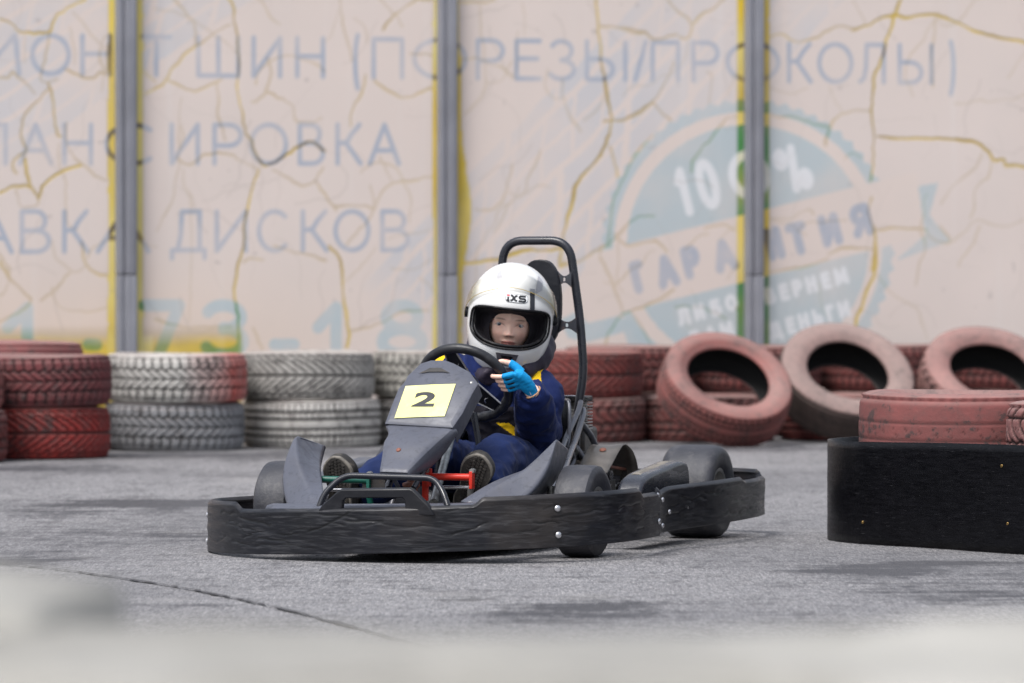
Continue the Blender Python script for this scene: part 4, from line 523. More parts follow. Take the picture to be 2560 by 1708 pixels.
# ------------------------------------------------------------------ the kart (its own axes: x across, y towards its rear, z up)
KART = ((-.2365, 13.655, 0), R(-19.5))
kart = empty('go_kart', *KART); tag(kart, 'dark grey rental go-kart with a yellow number 2 panel, cornering on the asphalt', 'go-kart')
def plastic(name, col, rough, streak=0.5, cr=(6, 6, 55), var=.25, spec=.5):
    k = NT(name); co = k.co(); s = k.noise(k.co(cr), 2.5, 4, .55, .8); s2 = k.noise(k.co(tuple(c * (1.3 if i < 2 else 1.9) for i, c in enumerate(cr))), 3.0, 3, .55, 1.2); n = k.noise(co, 7, 5, .6); f = k.noise(co, 160, 3)
    c = k.mix(k.ramp(n, [(.3, 0.0), (.7, 1.0)]), tuple(a * (1 - var) for a in col), tuple(a * (1 + var) for a in col))
    c = k.mix(k.ramp(s, [(.50, 0.0), (.74, streak)]), c, (.062, .062, .068)); c = k.mix(k.ramp(s2, [(.56, 0.0), (.66, streak)]), c, (.0045, .0045, .0055))
    c = k.mix(k.ramp(k.noise(co, 3.1, 3), [(.55, 0.0), (.75, .22 * min(1, streak * 2))]), c, (.13, .105, .085))
    cu = k.attr('cut'); c = k.mix(k.math('MULTIPLY', cu.outputs['Fac'], .8), c, (.003, .003, .0035))
    k.bump(k.math('ADD', k.math('MULTIPLY', s, 1.0), k.math('ADD', k.math('MULTIPLY', s2, .6), k.math('MULTIPLY', f, .12))), .05 + .09 * streak, .003)
    return k.set(Base_Color=c, Roughness=k.ramp(s, [(.3, rough - .06), (.7, rough + .16)]), Specular_IOR_Level=spec)
M_BUMP = plastic('scraped_black_bumper', (.0075, .0080, .0115), .34, .62, spec=.36)
M_PLAS = plastic('moulded_grey_plastic', (.078, .083, .106), .38, .26, (14, 14, 14), .12)
M_PLASD = plastic('black_plastic', (.006, .0065, .010), .36, .12, (9, 9, 20), .15, .35)
M_RUB = worn('slick_rubber', (.034, .035, .043), .52, .2, 12, .25, 130, dirt=(.11, .105, .105), dirt_amt=.55)
M_STEEL = worn('black_painted_tube', (.013, .0145, .021), .28, .2, 8, .05, 90, dirt=(.12, .10, .09), dirt_amt=.08)
M_TUBEG = worn('worn_grey_tube', (.10, .105, .125), .30, .2, 9, .06, 90, dirt=(.16, .12, .09), dirt_amt=.3, metallic=.3)
M_GALV = worn('galvanised_steel', (.40, .41, .40), .42, .3, 60, .1, 90, metallic=.6, dirt=(.12, .12, .11), dirt_amt=.5)
M_ALU = worn('dull_aluminium', (.36, .355, .345), .40, .2, 14, .1, 60, metallic=.8, dirt=(.10, .08, .06), dirt_amt=.4)
M_DARK = worn('oily_dark_metal', (.022, .020, .019), .42, .3, 18, .3, 60, dirt=(.09, .055, .035), dirt_amt=.5)
M_RED = worn('red_pedal_paint', (.56, .028, .014), .36, .12, 12, .08, 60, dirt=(.10, .05, .035), dirt_amt=.5)
M_GREEN = worn('green_pedal_paint', (.006, .085, .062), .34, .2, 12, .08, 60, dirt=(.06, .05, .035), dirt_amt=.4)
M_RUST = worn('rusty_brown', (.20, .075, .05), .6, .3, 25, .2, 80)
M_CHROME = worn('zinc_rivet', (.60, .60, .62), .28, .06, 20, .03, metallic=.9, dirt_amt=.15)
M_YEL = worn('yellow_sticker', (.80, .78, .29), .42, .05, 7, .03, 40, dirt=(.62, .62, .50), dirt_amt=.5)
M_INK = worn('black_ink', (.02, .021, .026), .45, .1, 20, .02)
M_GUARD = worn('smoked_sheet_metal', (.15, .135, .12), .38, .3, 11, .12, 50, metallic=.55, dirt=(.26, .24, .22), dirt_amt=.45)

def strip(name, path, zb, zt, mat, parent, M=16, thick=.012, dent=.0045, seed=0, cuts=0, extra=()):
    """upright plastic strip along a plan path, with dents"""
    P = path; N = len(P); vs = []; rr = random.Random(seed); S = [0.0]
    for p, q in zip(P[:-1], P[1:]): S.append(S[-1] + (q - p).length)
    sa = np.array(S)[:, None]; fa = np.linspace(0, 1, M)[None, :]; cut = np.zeros((N, M)); H = .13
    lines = [[(x, z) for x, z in e] for e in extra]
    for _ in range(cuts):       # wandering gouges and melted ripples, mostly along the strip
        x, z = rr.uniform(0, S[-1]), rr.uniform(.1, .95); pl = [(x, z)]
        for _k in range(rr.randint(2, 6)): x += rr.uniform(.012, .05); z += rr.uniform(-.07, .07); pl.append((x, z))
        lines.append(pl)
    for li, pl in enumerate(lines):
        w = .0032 if li < len(extra) else rr.uniform(.0016, .0034); st = 1.0 if li < len(extra) else rr.uniform(.35, 1.0)
        for (x0, z0), (x1, z1) in zip(pl[:-1], pl[1:]):
            dx, dz = x1 - x0, (z1 - z0) * H; t = np.clip(((sa - x0) * dx + (fa - z0) * H * dz) / (dx * dx + dz * dz + 1e-9), 0, 1); d = np.hypot(sa - x0 - t * dx, (fa - z0) * H - t * dz); cut = np.maximum(cut, st * np.exp(-(d / w) ** 2)); cut -= .45 * st * np.exp(-((d - 2.3 * w) / w) ** 2) * (cut < .3)
    for i, p in enumerate(P):
        t = (P[min(i + 1, N - 1)] - P[max(i - 1, 0)]); t = Vector((t.x, t.y, 0)).normalized(); nr = Vector((t.y, -t.x, 0)); b, tp = zb(p, i / (N - 1)), zt(p, i / (N - 1))
        for j in range(M):
            f = j / (M - 1); z = b + (tp - b) * f; q = Vector((p.x * 6 + seed, p.y * 6, z * 34)); nz = mnoise.noise(q) + .4 * mnoise.noise(q * 2.1); fade = min(1, 6 * f, 6 * (1 - f)); flare = -.010 * max(0, (f - .93) / .07)
            vs.append(p + nr * (dent * nz * fade + flare - .0022 * cut[i, j] * fade) + Vector((0, 0, z)))
    m = MB(); m.add(vs, [(i * M + j, (i + 1) * M + j, (i + 1) * M + j + 1, i * M + j + 1) for i in range(N - 1) for j in range(M - 1)])
    me = bpy.data.meshes.new(name); me.from_pydata(m.v, [], m.f); fset(me, 'cut', np.clip(cut, 0, 1)); o = link(name, me, mat, parent); so = o.modifiers.new('thick', 'SOLIDIFY'); so.thickness = thick; so.offset = -1; so.use_even_offset = False
    bv = o.modifiers.new('edge', 'BEVEL'); bv.width = .003; bv.segments = 2; bv.limit_method = 'ANGLE'; bv.angle_limit = R(50); return o
def sstep(a, b, x): t = max(0, min(1, (x - a) / (b - a))); return t * t * (3 - 2 * t)
def rivet(p, n, r, mat, parent):
    m = MB(); q = Vector(n).normalized().to_track_quat('Z', 'Y').to_matrix(); vs = []; S = 12
    for i in range(5):
        a = math.pi / 2 * i / 4
        for k in range(S): vs.append(Vector(p) + q @ Vector((r * math.cos(a) * math.cos(2 * math.pi * k / S), r * math.cos(a) * math.sin(2 * math.pi * k / S), r * .55 * math.sin(a))))
    m.add(vs, [(i * S + k, i * S + (k + 1) % S, (i + 1) * S + (k + 1) % S, (i + 1) * S + k) for i in range(4) for k in range(S)])
    return m.build('rivet', mat, parent)

def build_bumpers():
    fp = curve([(-.585, .16, 0), (-.645, .05, 0), (-.662, -.04, 0), (-.62, -.165, 0), (-.505, -.305, 0), (-.36, -.405, 0), (-.18, -.458, 0), (0, -.472, 0), (.18, -.452, 0), (.36, -.388, 0), (.5, -.28, 0), (.585, -.14, 0), (.612, 0, 0), (.614, .14, 0), (.604, .285, 0)], 30)
    zb = lambda p, f: .0265 + .036 * p.x - .012 * sstep(.3, .6, p.x) * 0
    def zt(p, f):
        x = p.x; raised = max(1 - sstep(-.475, -.435, x), sstep(.285, .315, x) * (1 - sstep(.06, .10, p.y) * (x > 0)))
        tip = .012 * sstep(.265, .275, p.y) * (x > 0)
        return zb(p, f) + .128 + .020 * raised + tip
    fb = strip('front_bumper', fp, zb, zt, M_BUMP, kart, 46, .014,  .0020, 3, 42, [[(1.03, .985), (.99, .80), (.95, .66), (.925, .58), (.885, .50)], [(.62, .80), (.66, .74), (.72, .70), (.75, .62)], [(.10, .9), (.135, .8), (.17, .78), (.2, .8)]])
    cuts = MB()
    for (x, y, z, nx, ny) in ((-.651, -.09, .105, -1, -.4), (-.648, -.1, .030, -1, -.4), (.488, -.293, .152, .62, -.78), (.490, -.291, .078, .62, -.78), (-.60, .155, .10, -1, .3), (.598, .27, .165, 1, 0), (.603, .27, .09, 1, 0)):
        n = Vector((nx, ny, 0)).normalized(); rivet(Vector((x, y, z)) + n * .0035, n, .0095, M_CHROME, fb)
    # the side guards follow
    sp = lambda s: curve([(s * .605, .262, 0), (s * .592, .36, 0), (s * .604, .5, 0), (s * .632, .75, 0), (s * .642, 1.0, 0), (s * .638, 1.2, 0), (s * .60, 1.335, 0), (s * .48, 1.40, 0)], 26)
    for s in (1, -1):
        z0 = lambda p, f: (.052 if s > 0 else .035) + .016 * f
        def z1(p, f):
            blk = sstep(.262, .266, p.y) * (1 - sstep(.295, .315, p.y)); rise = sstep(.30, .42, p.y); drop = sstep(.98, 1.03, p.y); tip = sstep(1.335, 1.345, p.y) if p.y > 1 else 0
            return z0(p, f) + .118 + .012 * rise + .022 * blk * 0 - .012 * drop + .016 * tip
        o = strip('side_bumper', sp(s), z0, z1, M_BUMP, kart, 36, .014, .0018, 11 + s, 26)
        if s < 0: o.modifiers['thick'].offset = 1
        if s > 0:
            for x, y, z in ((.597, .395, .112), (.605, .54, .119), (.620, .68, .128), (.597, .33, .150), (.597, .33, .075)):
                rivet((x + .0005, y, z), (1, -.15, 0), .0075, M_CHROME, o)
    rb = strip('rear_bumper', curve([(.50, 1.392, 0), (.2, 1.42, 0), (-.2, 1.42, 0), (-.50, 1.392, 0)], 12), lambda p, f: .068, lambda p, f: .195, M_BUMP, kart, 10, .014, .002, 19)
build_bumpers()

def build_nose():
    m = MB(); y0 = -.452
    def bar(pts):
        m.prism([(x, y0 - .012 + .05 * 0, z) for x, z in pts], (0, .022, 0))
    br = MB(); out = [(-.172, .128), (-.150, .158), (-.102, .198), (-.092, .203), (.112, .208), (.122, .204), (.166, .163), (.186, .134)]; inn = [(.100, .134), (.097, .176), (.090, .182), (-.078, .178), (-.086, .171), (-.090, .131)]
    ring = [(x, z) for x, z in out] + [(x, z) for x, z in inn]
    br.prism([(x, -.462 + .10 * x * x, z) for x, z in ring], (0, .018, .004)); br.build('bumper_mount', M_PLASD, kart, True, .0035)
    nb = MB(); nb.tube(fillet([(-.182, -.40, .150), (-.172, -.385, .188), (-.126, -.36, .238), (.148, -.36, .234), (.184, -.385, .196), (.203, -.40, .158)], .035, 8), .0088, 14); nb.build('nose_bar', M_STEEL, kart)
    # front fairing: a low tray between two upright wings
    f = MB(); n = 25; vs = []
    for i in range(n):
        x = -.36 + .72 * i / (n - 1); yb = -.445 + .55 * x * x; dz = .036 * x
        for j, (yy, zz) in enumerate(((yb + .004, .105), (yb + .010, .150), (yb + .022, .158), (yb + .07, .161), (yb + .125, .158), (yb + .15, .142), (yb + .15, .10))): vs.append((x, yy, zz + dz * .6))
    f.add(vs, [(i * 7 + j, (i + 1) * 7 + j, (i + 1) * 7 + j + 1, i * 7 + j + 1) for i in range(n - 1) for j in range(6)])
    fo = f.build('front_fairing', M_PLAS, kart); so = fo.modifiers.new('thick', 'SOLIDIFY'); so.thickness = .004
    for s in (1, -1):
        dz = .008 * s
        In = [(.375, .13, .302), (.345, .025, .270), (.302, -.09, .243), (.258, -.185, .213 + dz), (.205, -.30, .160 + dz)]
        Rg = [(.397, -.035, .337), (.376, -.095, .300), (.338, -.16, .248), (.285, -.225, .200 + dz), (.230, -.315, .158 + dz)]
        Ou = [(.401, -.05, .330), (.408, -.12, .262), (.388, -.185, .195), (.352, -.235, .150 + dz), (.318, -.285, .130 + dz)]
        Bk = [(.378, .132, .300), (.376, .09, .25), (.366, .05, .21), (.356, .01, .178 + dz), (.350, -.03, .145 + dz)]
        w = MB(); V = []; cols = (In, Rg, Ou, Bk)
        for i in range(5):
            for c in cols: V.append((c[i][0] * s, c[i][1], c[i][2]))
        F = [(i * 4 + j, i * 4 + j + 1, (i + 1) * 4 + j + 1, (i + 1) * 4 + j) for i in range(4) for j in range(3)] + [(0, 1, 2, 3)]
        w.add(V, F if s > 0 else [t[::-1] for t in F])
        bm_me = w.mesh('fairing_wing'); o = link('fairing_wing', bm_me, M_PLAS, fo, True)
        a = o.modifiers.new('soft', 'SUBSURF'); a.levels = a.render_levels = 3; a.subdivision_type = 'CATMULL_CLARK'
        bm = bmesh.new(); bm.from_mesh(bm_me); cl = bm.edges.layers.float.new('crease_edge')
        for e in bm.edges:
            if e.is_boundary: e[cl] = .9
            else:
                a_ = e.calc_face_angle(0); e[cl] = .6 if a_ > R(22) else .1
        for v in bm.verts:
            pass
        bm.to_mesh(bm_me); bm.free()
        so = o.modifiers.new('thick', 'SOLIDIFY'); so.thickness = .005
build_nose()

def build_panel():
    """the upright number panel in front of the steering wheel"""
    d = Vector((0, .19, .18)); back = Vector((0, .18, -.19)).normalized()
    up = [(-.0925, -.119, .376), (-.092, -.07, .4225), (-.090, -.016, .4735), (-.078, .008, .496), (-.077, .023, .510), (-.050, .060, .5455), (-.022, .070, .555), (.021, .070, .555), (.050, .062, .547), (.109, .036, .523), (.148, .002, .4905), (.140, -.030, .460), (.132, -.085, .408), (.117, -.128, .367)]
    crease_r = up[-1]; crease_l = up[0]
    m = MB(); n = len(up); P = [Vector(p) for p in up]
    cen = Vector((.025, -.03, .4603)); inset = [cen + (p - cen) * .90 for p in P]; fwd = -back * .006
    V = [p for p in P] + [p + fwd for p in inset]; F = [(i, (i + 1) % n, n + (i + 1) % n, n + i) for i in range(n)] + [tuple(range(n, 2 * n))]
    m.add(V, F)
    depth = [.05 if 1 <= i <= 12 else .06 for i in range(n)]
    V2 = P + [p + back * dd * (.55 if 4 <= i <= 9 else 1) + Vector((0, .0, 0)) for i, (p, dd) in enumerate(zip(P, depth))]; m.add(V2, [(i, i + 1, n + i + 1, n + i) for i in range(n - 1)])
    pan = m.build('number_panel', M_PLAS, kart, True, .007, 4, 30)
    so = pan.modifiers.new('thick', 'SOLIDIFY'); so.thickness = .004; so.offset = -1; pan.modifiers.move(1, 0)
    # lower tongue
    t = MB(); Lc, Rc = Vector((-.0935, -.121, .374)), Vector((.119, -.130, .366)); bl, br_ = Vector((-.042, -.301, .247)), Vector((.041, -.302, .2455)); rows = []; K = 12
    for i in range(K + 1):
        f = i / K; a = Lc.lerp(bl, f); b = Rc.lerp(br_, f); a = a + Vector((.012 * math.sin(math.pi * min(1, f * 3)) * (f < .34), 0, 0)); b = b + Vector((-.006 * math.sin(math.pi * f), 0, 0))
        bulge = Vector((0, -.012 * math.sin(math.pi * min(1, f * 1.4)), .006 * math.sin(math.pi * f))); row = []
        for j in range(9):
            g = j / 8; row.append(a.lerp(b, g) + bulge * (1 - (2 * g - 1) ** 2) - Vector((0, -.004, 0)))
        wr = .016 + .030 * math.sin(math.pi * min(1, f * .9 + .08)); b = b + Vector((0, -.006 * (1 - f), .002)); a = a + Vector((0, -.006 * (1 - f), .002))
        row = [a + Vector((-.001, wr * .7, -wr * .5))] + row + [b + Vector((.006, wr * .7, -wr * .5)), b + Vector((.004, wr * 1.3, -wr * .95))]
        if i == 0: rows.append([q + d.normalized() * .012 + back * .007 for q in row])
        rows.append(row)
    last = [p + Vector((0, .02, -.012)) for p in rows[-1]]; rows.append(last); nn = len(rows[0])
    t.add([p for r in rows for p in r], [(i * nn + j, i * nn + j + 1, (i + 1) * nn + j + 1, (i + 1) * nn + j) for i in range(len(rows) - 1) for j in range(nn - 1)])
    to = t.build('panel_tongue', M_PLAS, pan); so = to.modifiers.new('thick', 'SOLIDIFY'); so.thickness = .004
    ss = to.modifiers.new('soft', 'SUBSURF'); ss.levels = ss.render_levels = 1
    # sticker with the number, recess, bolts
    off = -back * .0082; st = [Vector(p) + off for p in ((-.067, -.013, .476), (.010, -.0085, .4805), (.084, -.006, .4833), (.085, -.101, .393), (.01, -.1035, .3905), (-.065, -.108, .3865))]
    s = MB(); s.prism(st, -back * .0006); so_ = s.build('number_sticker', M_YEL, pan, False)
    cu = bpy.data.curves.new('digit', 'FONT'); cu.body = '2'; cu.size = 1; cu.offset = .035; tmp = bpy.data.objects.new('digit', cu); me = bpy.data.meshes.new_from_object(tmp); bpy.data.objects.remove(tmp)
    co = np.array([v.co[:] for v in me.vertices]); lo, hi = co.min(0), co.max(0); ex, ey = Vector((1, .01, .01)), Vector((0, .19, .18)).normalized(); org = Vector((-.027, -.0745, .4181)) + off - back * .0012
    for v, c in zip(me.vertices, co):
        u, w_ = (c[0] - lo[0]) / (hi[0] - lo[0]), (c[1] - lo[1]) / (hi[1] - lo[1]); v.co = org + ex * .068 * u + ey * .060 * w_
    me.name = 'digit'; link('digit', me, M_INK, pan, False)
    rc = MB(); rp = [Vector(p) - back * .0085 for p in ((-.040, .024, .5115), (-.012, .041, .5275), (.021, .041, .5275), (.055, .026, .5135), (.03, .030, .517), (-.01, .0295, .5165))]; rc.prism(rp, -back * .0006); rc.build('finger_slot', M_DARK, pan, False)
    rivet(Vector((-.009, -.2275, .3065)), -back, .0075, M_RUST, pan); rivet(Vector((.130, .000, .489)) - back * .004, (.5, -.7, .5), .0065, M_ALU, pan)
    a = MB(); a.tube([(-.03, -.25, .20), (-.05, .02, .44)], .008, 10); a.tube([(.045, -.25, .20), (.10, .03, .44)], .008, 10); a.build('panel_bracket', M_STEEL, kart)
build_panel()

def kart_wheel(x, y, r, w, side, rr):
    wb = empty('wheel', (x, y, r)); wb.parent = kart; h = w / 2
    prof = [(rr, -h * .82), (rr + .018, -h * .93), (r * .62 + rr * .38, -h), (r * .90, -h * .97), (r * .975, -h * .84), (r * .993, -h * .62), (r, -h * .3), (r, h * .3), (r * .993, h * .62), (r * .975, h * .84), (r * .90, h * .97), (r * .62 + rr * .38, h), (rr + .018, h * .93), (rr, h * .82), (rr + .01, h * .6), (rr + .01, -h * .6)]
    t = MB(); t.lathe(prof, (0, 0, 0), 'x', 72, True); o = t.build('tyre', M_RUB, wb)
    rm = MB(); q = side; rm.lathe([(rr + .004, -h * .86), (rr - .006, -h * .84), (rr - .014, -h * .5), (rr - .016, h * .5), (rr - .006, h * .84), (rr + .004, h * .86), (rr - .002, h * .8), (rr - .022, h * .45), (rr - .022, -h * .45), (rr - .002, -h * .8)], (0, 0, 0), 'x', 48, True)
    rm.lathe([(.0, q * h * .15), (.028, q * h * .15), (.032, q * h * .05), (rr - .02, q * h * .02), (rr - .02, -q * h * .05), (.0, -q * h * .05)], (0, 0, 0), 'x', 40); rm.lathe([(.0, q * h * .62), (.017, q * h * .62), (.019, q * h * .1), (0, q * h * .1)], (0, 0, 0), 'x', 20)
    for k in range(4):
        a = k * math.pi / 2 + .5; rm.lathe([(0, q * h * .3), (.007, q * h * .3), (.007, 0), (0, 0)], (0, .045 * math.cos(a), .045 * math.sin(a)), 'x', 6)
    rm.build('rim', M_ALU, wb)
    return wb
kart_wheel(.464, 0, .131, .108, 1, .066); kart_wheel(-.448, 0, .131, .108, -1, .066)
kart_wheel(.468, 1.078, .1415, .170, 1, .068); kart_wheel(-.468, 1.078, .1415, .170, -1, .068)

def build_chassis():
    c = MB(); T = lambda pts, r=.014, f=.08: c.tube(fillet(pts, f, 6), r, 12)
    for s in (1, -1):
        T([(s * .12, -.36, .065), (s * .16, -.2, .07), (s * .25, .1, .07), (s * .26, .7, .07), (s * .30, 1.0, .10), (s * .28, 1.30, .12)])
        T([(s * .16, -.05, .07), (s * .34, -.02, .09), (s * .37, -.01, .12)]); T([(s * .26, .35, .07), (s * .5, .4, .09), (s * .52, .75, .09), (s * .27, .85, .08)])
        T([(s * .2, -.36, .075), (s * .203, -.40, .15)], .009)
    T([(-.16, -.36, .065), (.16, -.36, .065)]); T([(-.26, .3, .065), (.26, .3, .065)]); T([(-.30, .98, .09), (.30, .98, .09)]); T([(-.28, 1.30, .12), (.28, 1.30, .12)]); T([(-.28, 1.30, .13), (-.3, 1.40, .13)]); T([(.28, 1.30, .13), (.3, 1.40, .13)])
    c.build('chassis_frame', M_STEEL, kart)
    f = MB(); f.prism([(-.15, -.34, .052), (.15, -.34, .052), (.24, .08, .052), (.24, .62, .052), (-.24, .62, .052), (-.24, .08, .052)], (0, 0, .004)); f.build('floor_tray', M_DARK, kart, False)
    a = MB(); a.lathe([(0, -.37), (.016, -.37), (.016, .37), (0, .37)], (0, 1.078, .1415), 'x', 18); a.build('rear_axle', M_ALU, kart)
    k = MB()
    for s in (1, -1):
        k.tube([(s * .37, 0, .07), (s * .37, 0, .20)], .013, 12); k.tube([(s * .37, 0, .131), (s * .43, 0, .131)], .011, 12)
    k.tube([(-.36, .06, .12), (-.03, .05, .12)], .006, 8); k.tube([(.36, .06, .12), (.03, .05, .12)], .006, 8)
    k.build('steering_linkage', M_ALU, kart)
build_chassis()

def build_controls():
    for s, mat, x0, x1, z in ((-1, M_GREEN, -.300, -.150, .214), (1, M_RED, .040, .163, .2265)):
        p = MB(); y = -.105; p.tube([(x0, y, z), (x1, y, z)], .0102, 14); p.box((x0 - .004, y, z - .008), (.008, .022, .040)); p.box((x1 + .004, y, z - .008), (.010, .024, .050)) 
        ped = p.build('pedal', mat, kart, True, .0015); tag(ped, 'green brake pedal' if s < 0 else 'red throttle pedal')
        b = MB()
        if s > 0: b.box((.026, y, .205), (.017, .012, .095)); b.box((.022, y - .004, .252), (.028, .02, .014)); b.box((.03, y, .24), (.03, .012, .02))
        else: b.box((-.158, y + .01, .195), (.02, .02, .06)); b.box((-.12, y + .01, .205), (.045, .016, .035))
        b.build('pedal_arm', mat if s > 0 else M_DARK, ped, True, .0015)
        for xx in (x0 - .006, x1 + .006):
            e = MB(); e.lathe([(0, -.010), (.0075, -.010), (.0075, .010), (0, .010)], (xx, y, z + .018), 'y', 6); e.build('pivot_bolt', M_ALU, ped)
        r = MB(); r.tube([(x0 + .01, y + .03, z - .032), (x1 + .0, y + .03, z - .030)], .0055, 10); r.build('pushrod', M_CHROME, ped)
        l = MB(); l.tube([(x1 + .0, y, z - .03), (x1 * .9, y + .03, .06)], .009, 10); l.build('pedal_stem', M_ALU if s > 0 else M_GREEN, ped)
    r = MB(); r.lathe([(0, .222), (.011, .222), (.012, .218), (.024, .214), (.026, .208), (.024, .203), (.018, .198), (.018, .16), (0, .16)], (.0, -.15, -.004), 'z', 24); r.build('brake_reservoir', M_RUST, kart)
    g = MB(); g.tube(curve([(-.055, -.20, .185), (-.052, -.20, .212), (-.035, -.2, .220), (-.025, -.19, .20), (-.028, -.17, .17)], 6), .006, 10); g.build('brake_hose', M_TUBEG, kart)
build_controls()

SW_C = Vector((0, .30, .479)); SW_N = Vector((0, .82, .57)).normalized(); SW_U = Vector((0, -.57, .82)).normalized()
def sw(phi, r, n=0.0): return SW_C + Vector((1, 0, 0)) * (r * math.cos(R(phi))) + SW_U * (r * math.sin(R(phi))) + SW_N * n
SW_R = .132
def build_steering():
    w = empty('steering_wheel', SW_C); w.parent = kart; L = lambda p: p - SW_C
    g = MB(); ring = []; rad = []
    for i in range(120):
        a = 360 * i / 120; fl = 1 - .10 * max(0, math.cos(R(a - 270))) ** 3; ring.append(L(sw(a, SW_R * fl))); bumpy = .0011 * math.sin(R(a * 24)) if 200 < a < 345 else 0; rad.append(.0148 + bumpy)
    g.tube(ring, rad, 18, True); g.build('grip', worn('grip_rubber', (.014, .0145, .018), .38, .2, 16, .2, 90, dirt=(.07, .07, .075), dirt_amt=.3), w)
    s = MB(); sil = MB()
    for a in (100, 318, 215):
        e = R(a); t = Vector((1, 0, 0)) * -math.sin(e) + SW_U * math.cos(e); hw = .024
        p = [L(sw(a, .025)) - t * .034, L(sw(a, .112)) - t * hw * .8, L(sw(a, .126)) - t * hw * .8, L(sw(a, .126)) + t * hw * .8, L(sw(a, .112)) + t * hw * .8, L(sw(a, .025)) + t * .034]
        s.prism([q - SW_N * .004 for q in p], SW_N * .005)
        for q in (p[:3], p[3:]): sil.tube([x - SW_N * .0045 for x in q], .0026, 6)
        for rr, th in ((.052, 0), (.082, 0)):
            c = L(sw(a, rr)) - SW_N * .0046; u = (Vector((1, 0, 0)) * math.cos(e) + SW_U * math.sin(e)); sil.tube([c + (u * math.cos(x) + t * math.sin(x)) * .0105 for x in np.linspace(2.2, 4.6, 9)], .0018, 6)
    cc = [L(sw(k * 15, .042)) - SW_N * .006 for k in range(24)]; s.prism(cc, SW_N * .012); s.build('spoke', M_PLASD, w, True, .001); sil.build('spoke_edge', M_CHROME, w)
    c = MB(); c.tube([L(Vector((.047, -.09, .155))), L(SW_C - SW_N * .012)], .0115, 14); c.build('column', M_GALV, w)
    b = MB(); b.tube([(.055, .22, .40), (.072, .22, .30), (.07, .2, .07)], .010, 12); b.tube([(-.07, .2, .07), (-.05, .22, .30), (.0, .2, .40), (.055, .22, .40)], .009, 10); b.build('column_support', M_STEEL, kart)
build_steering()

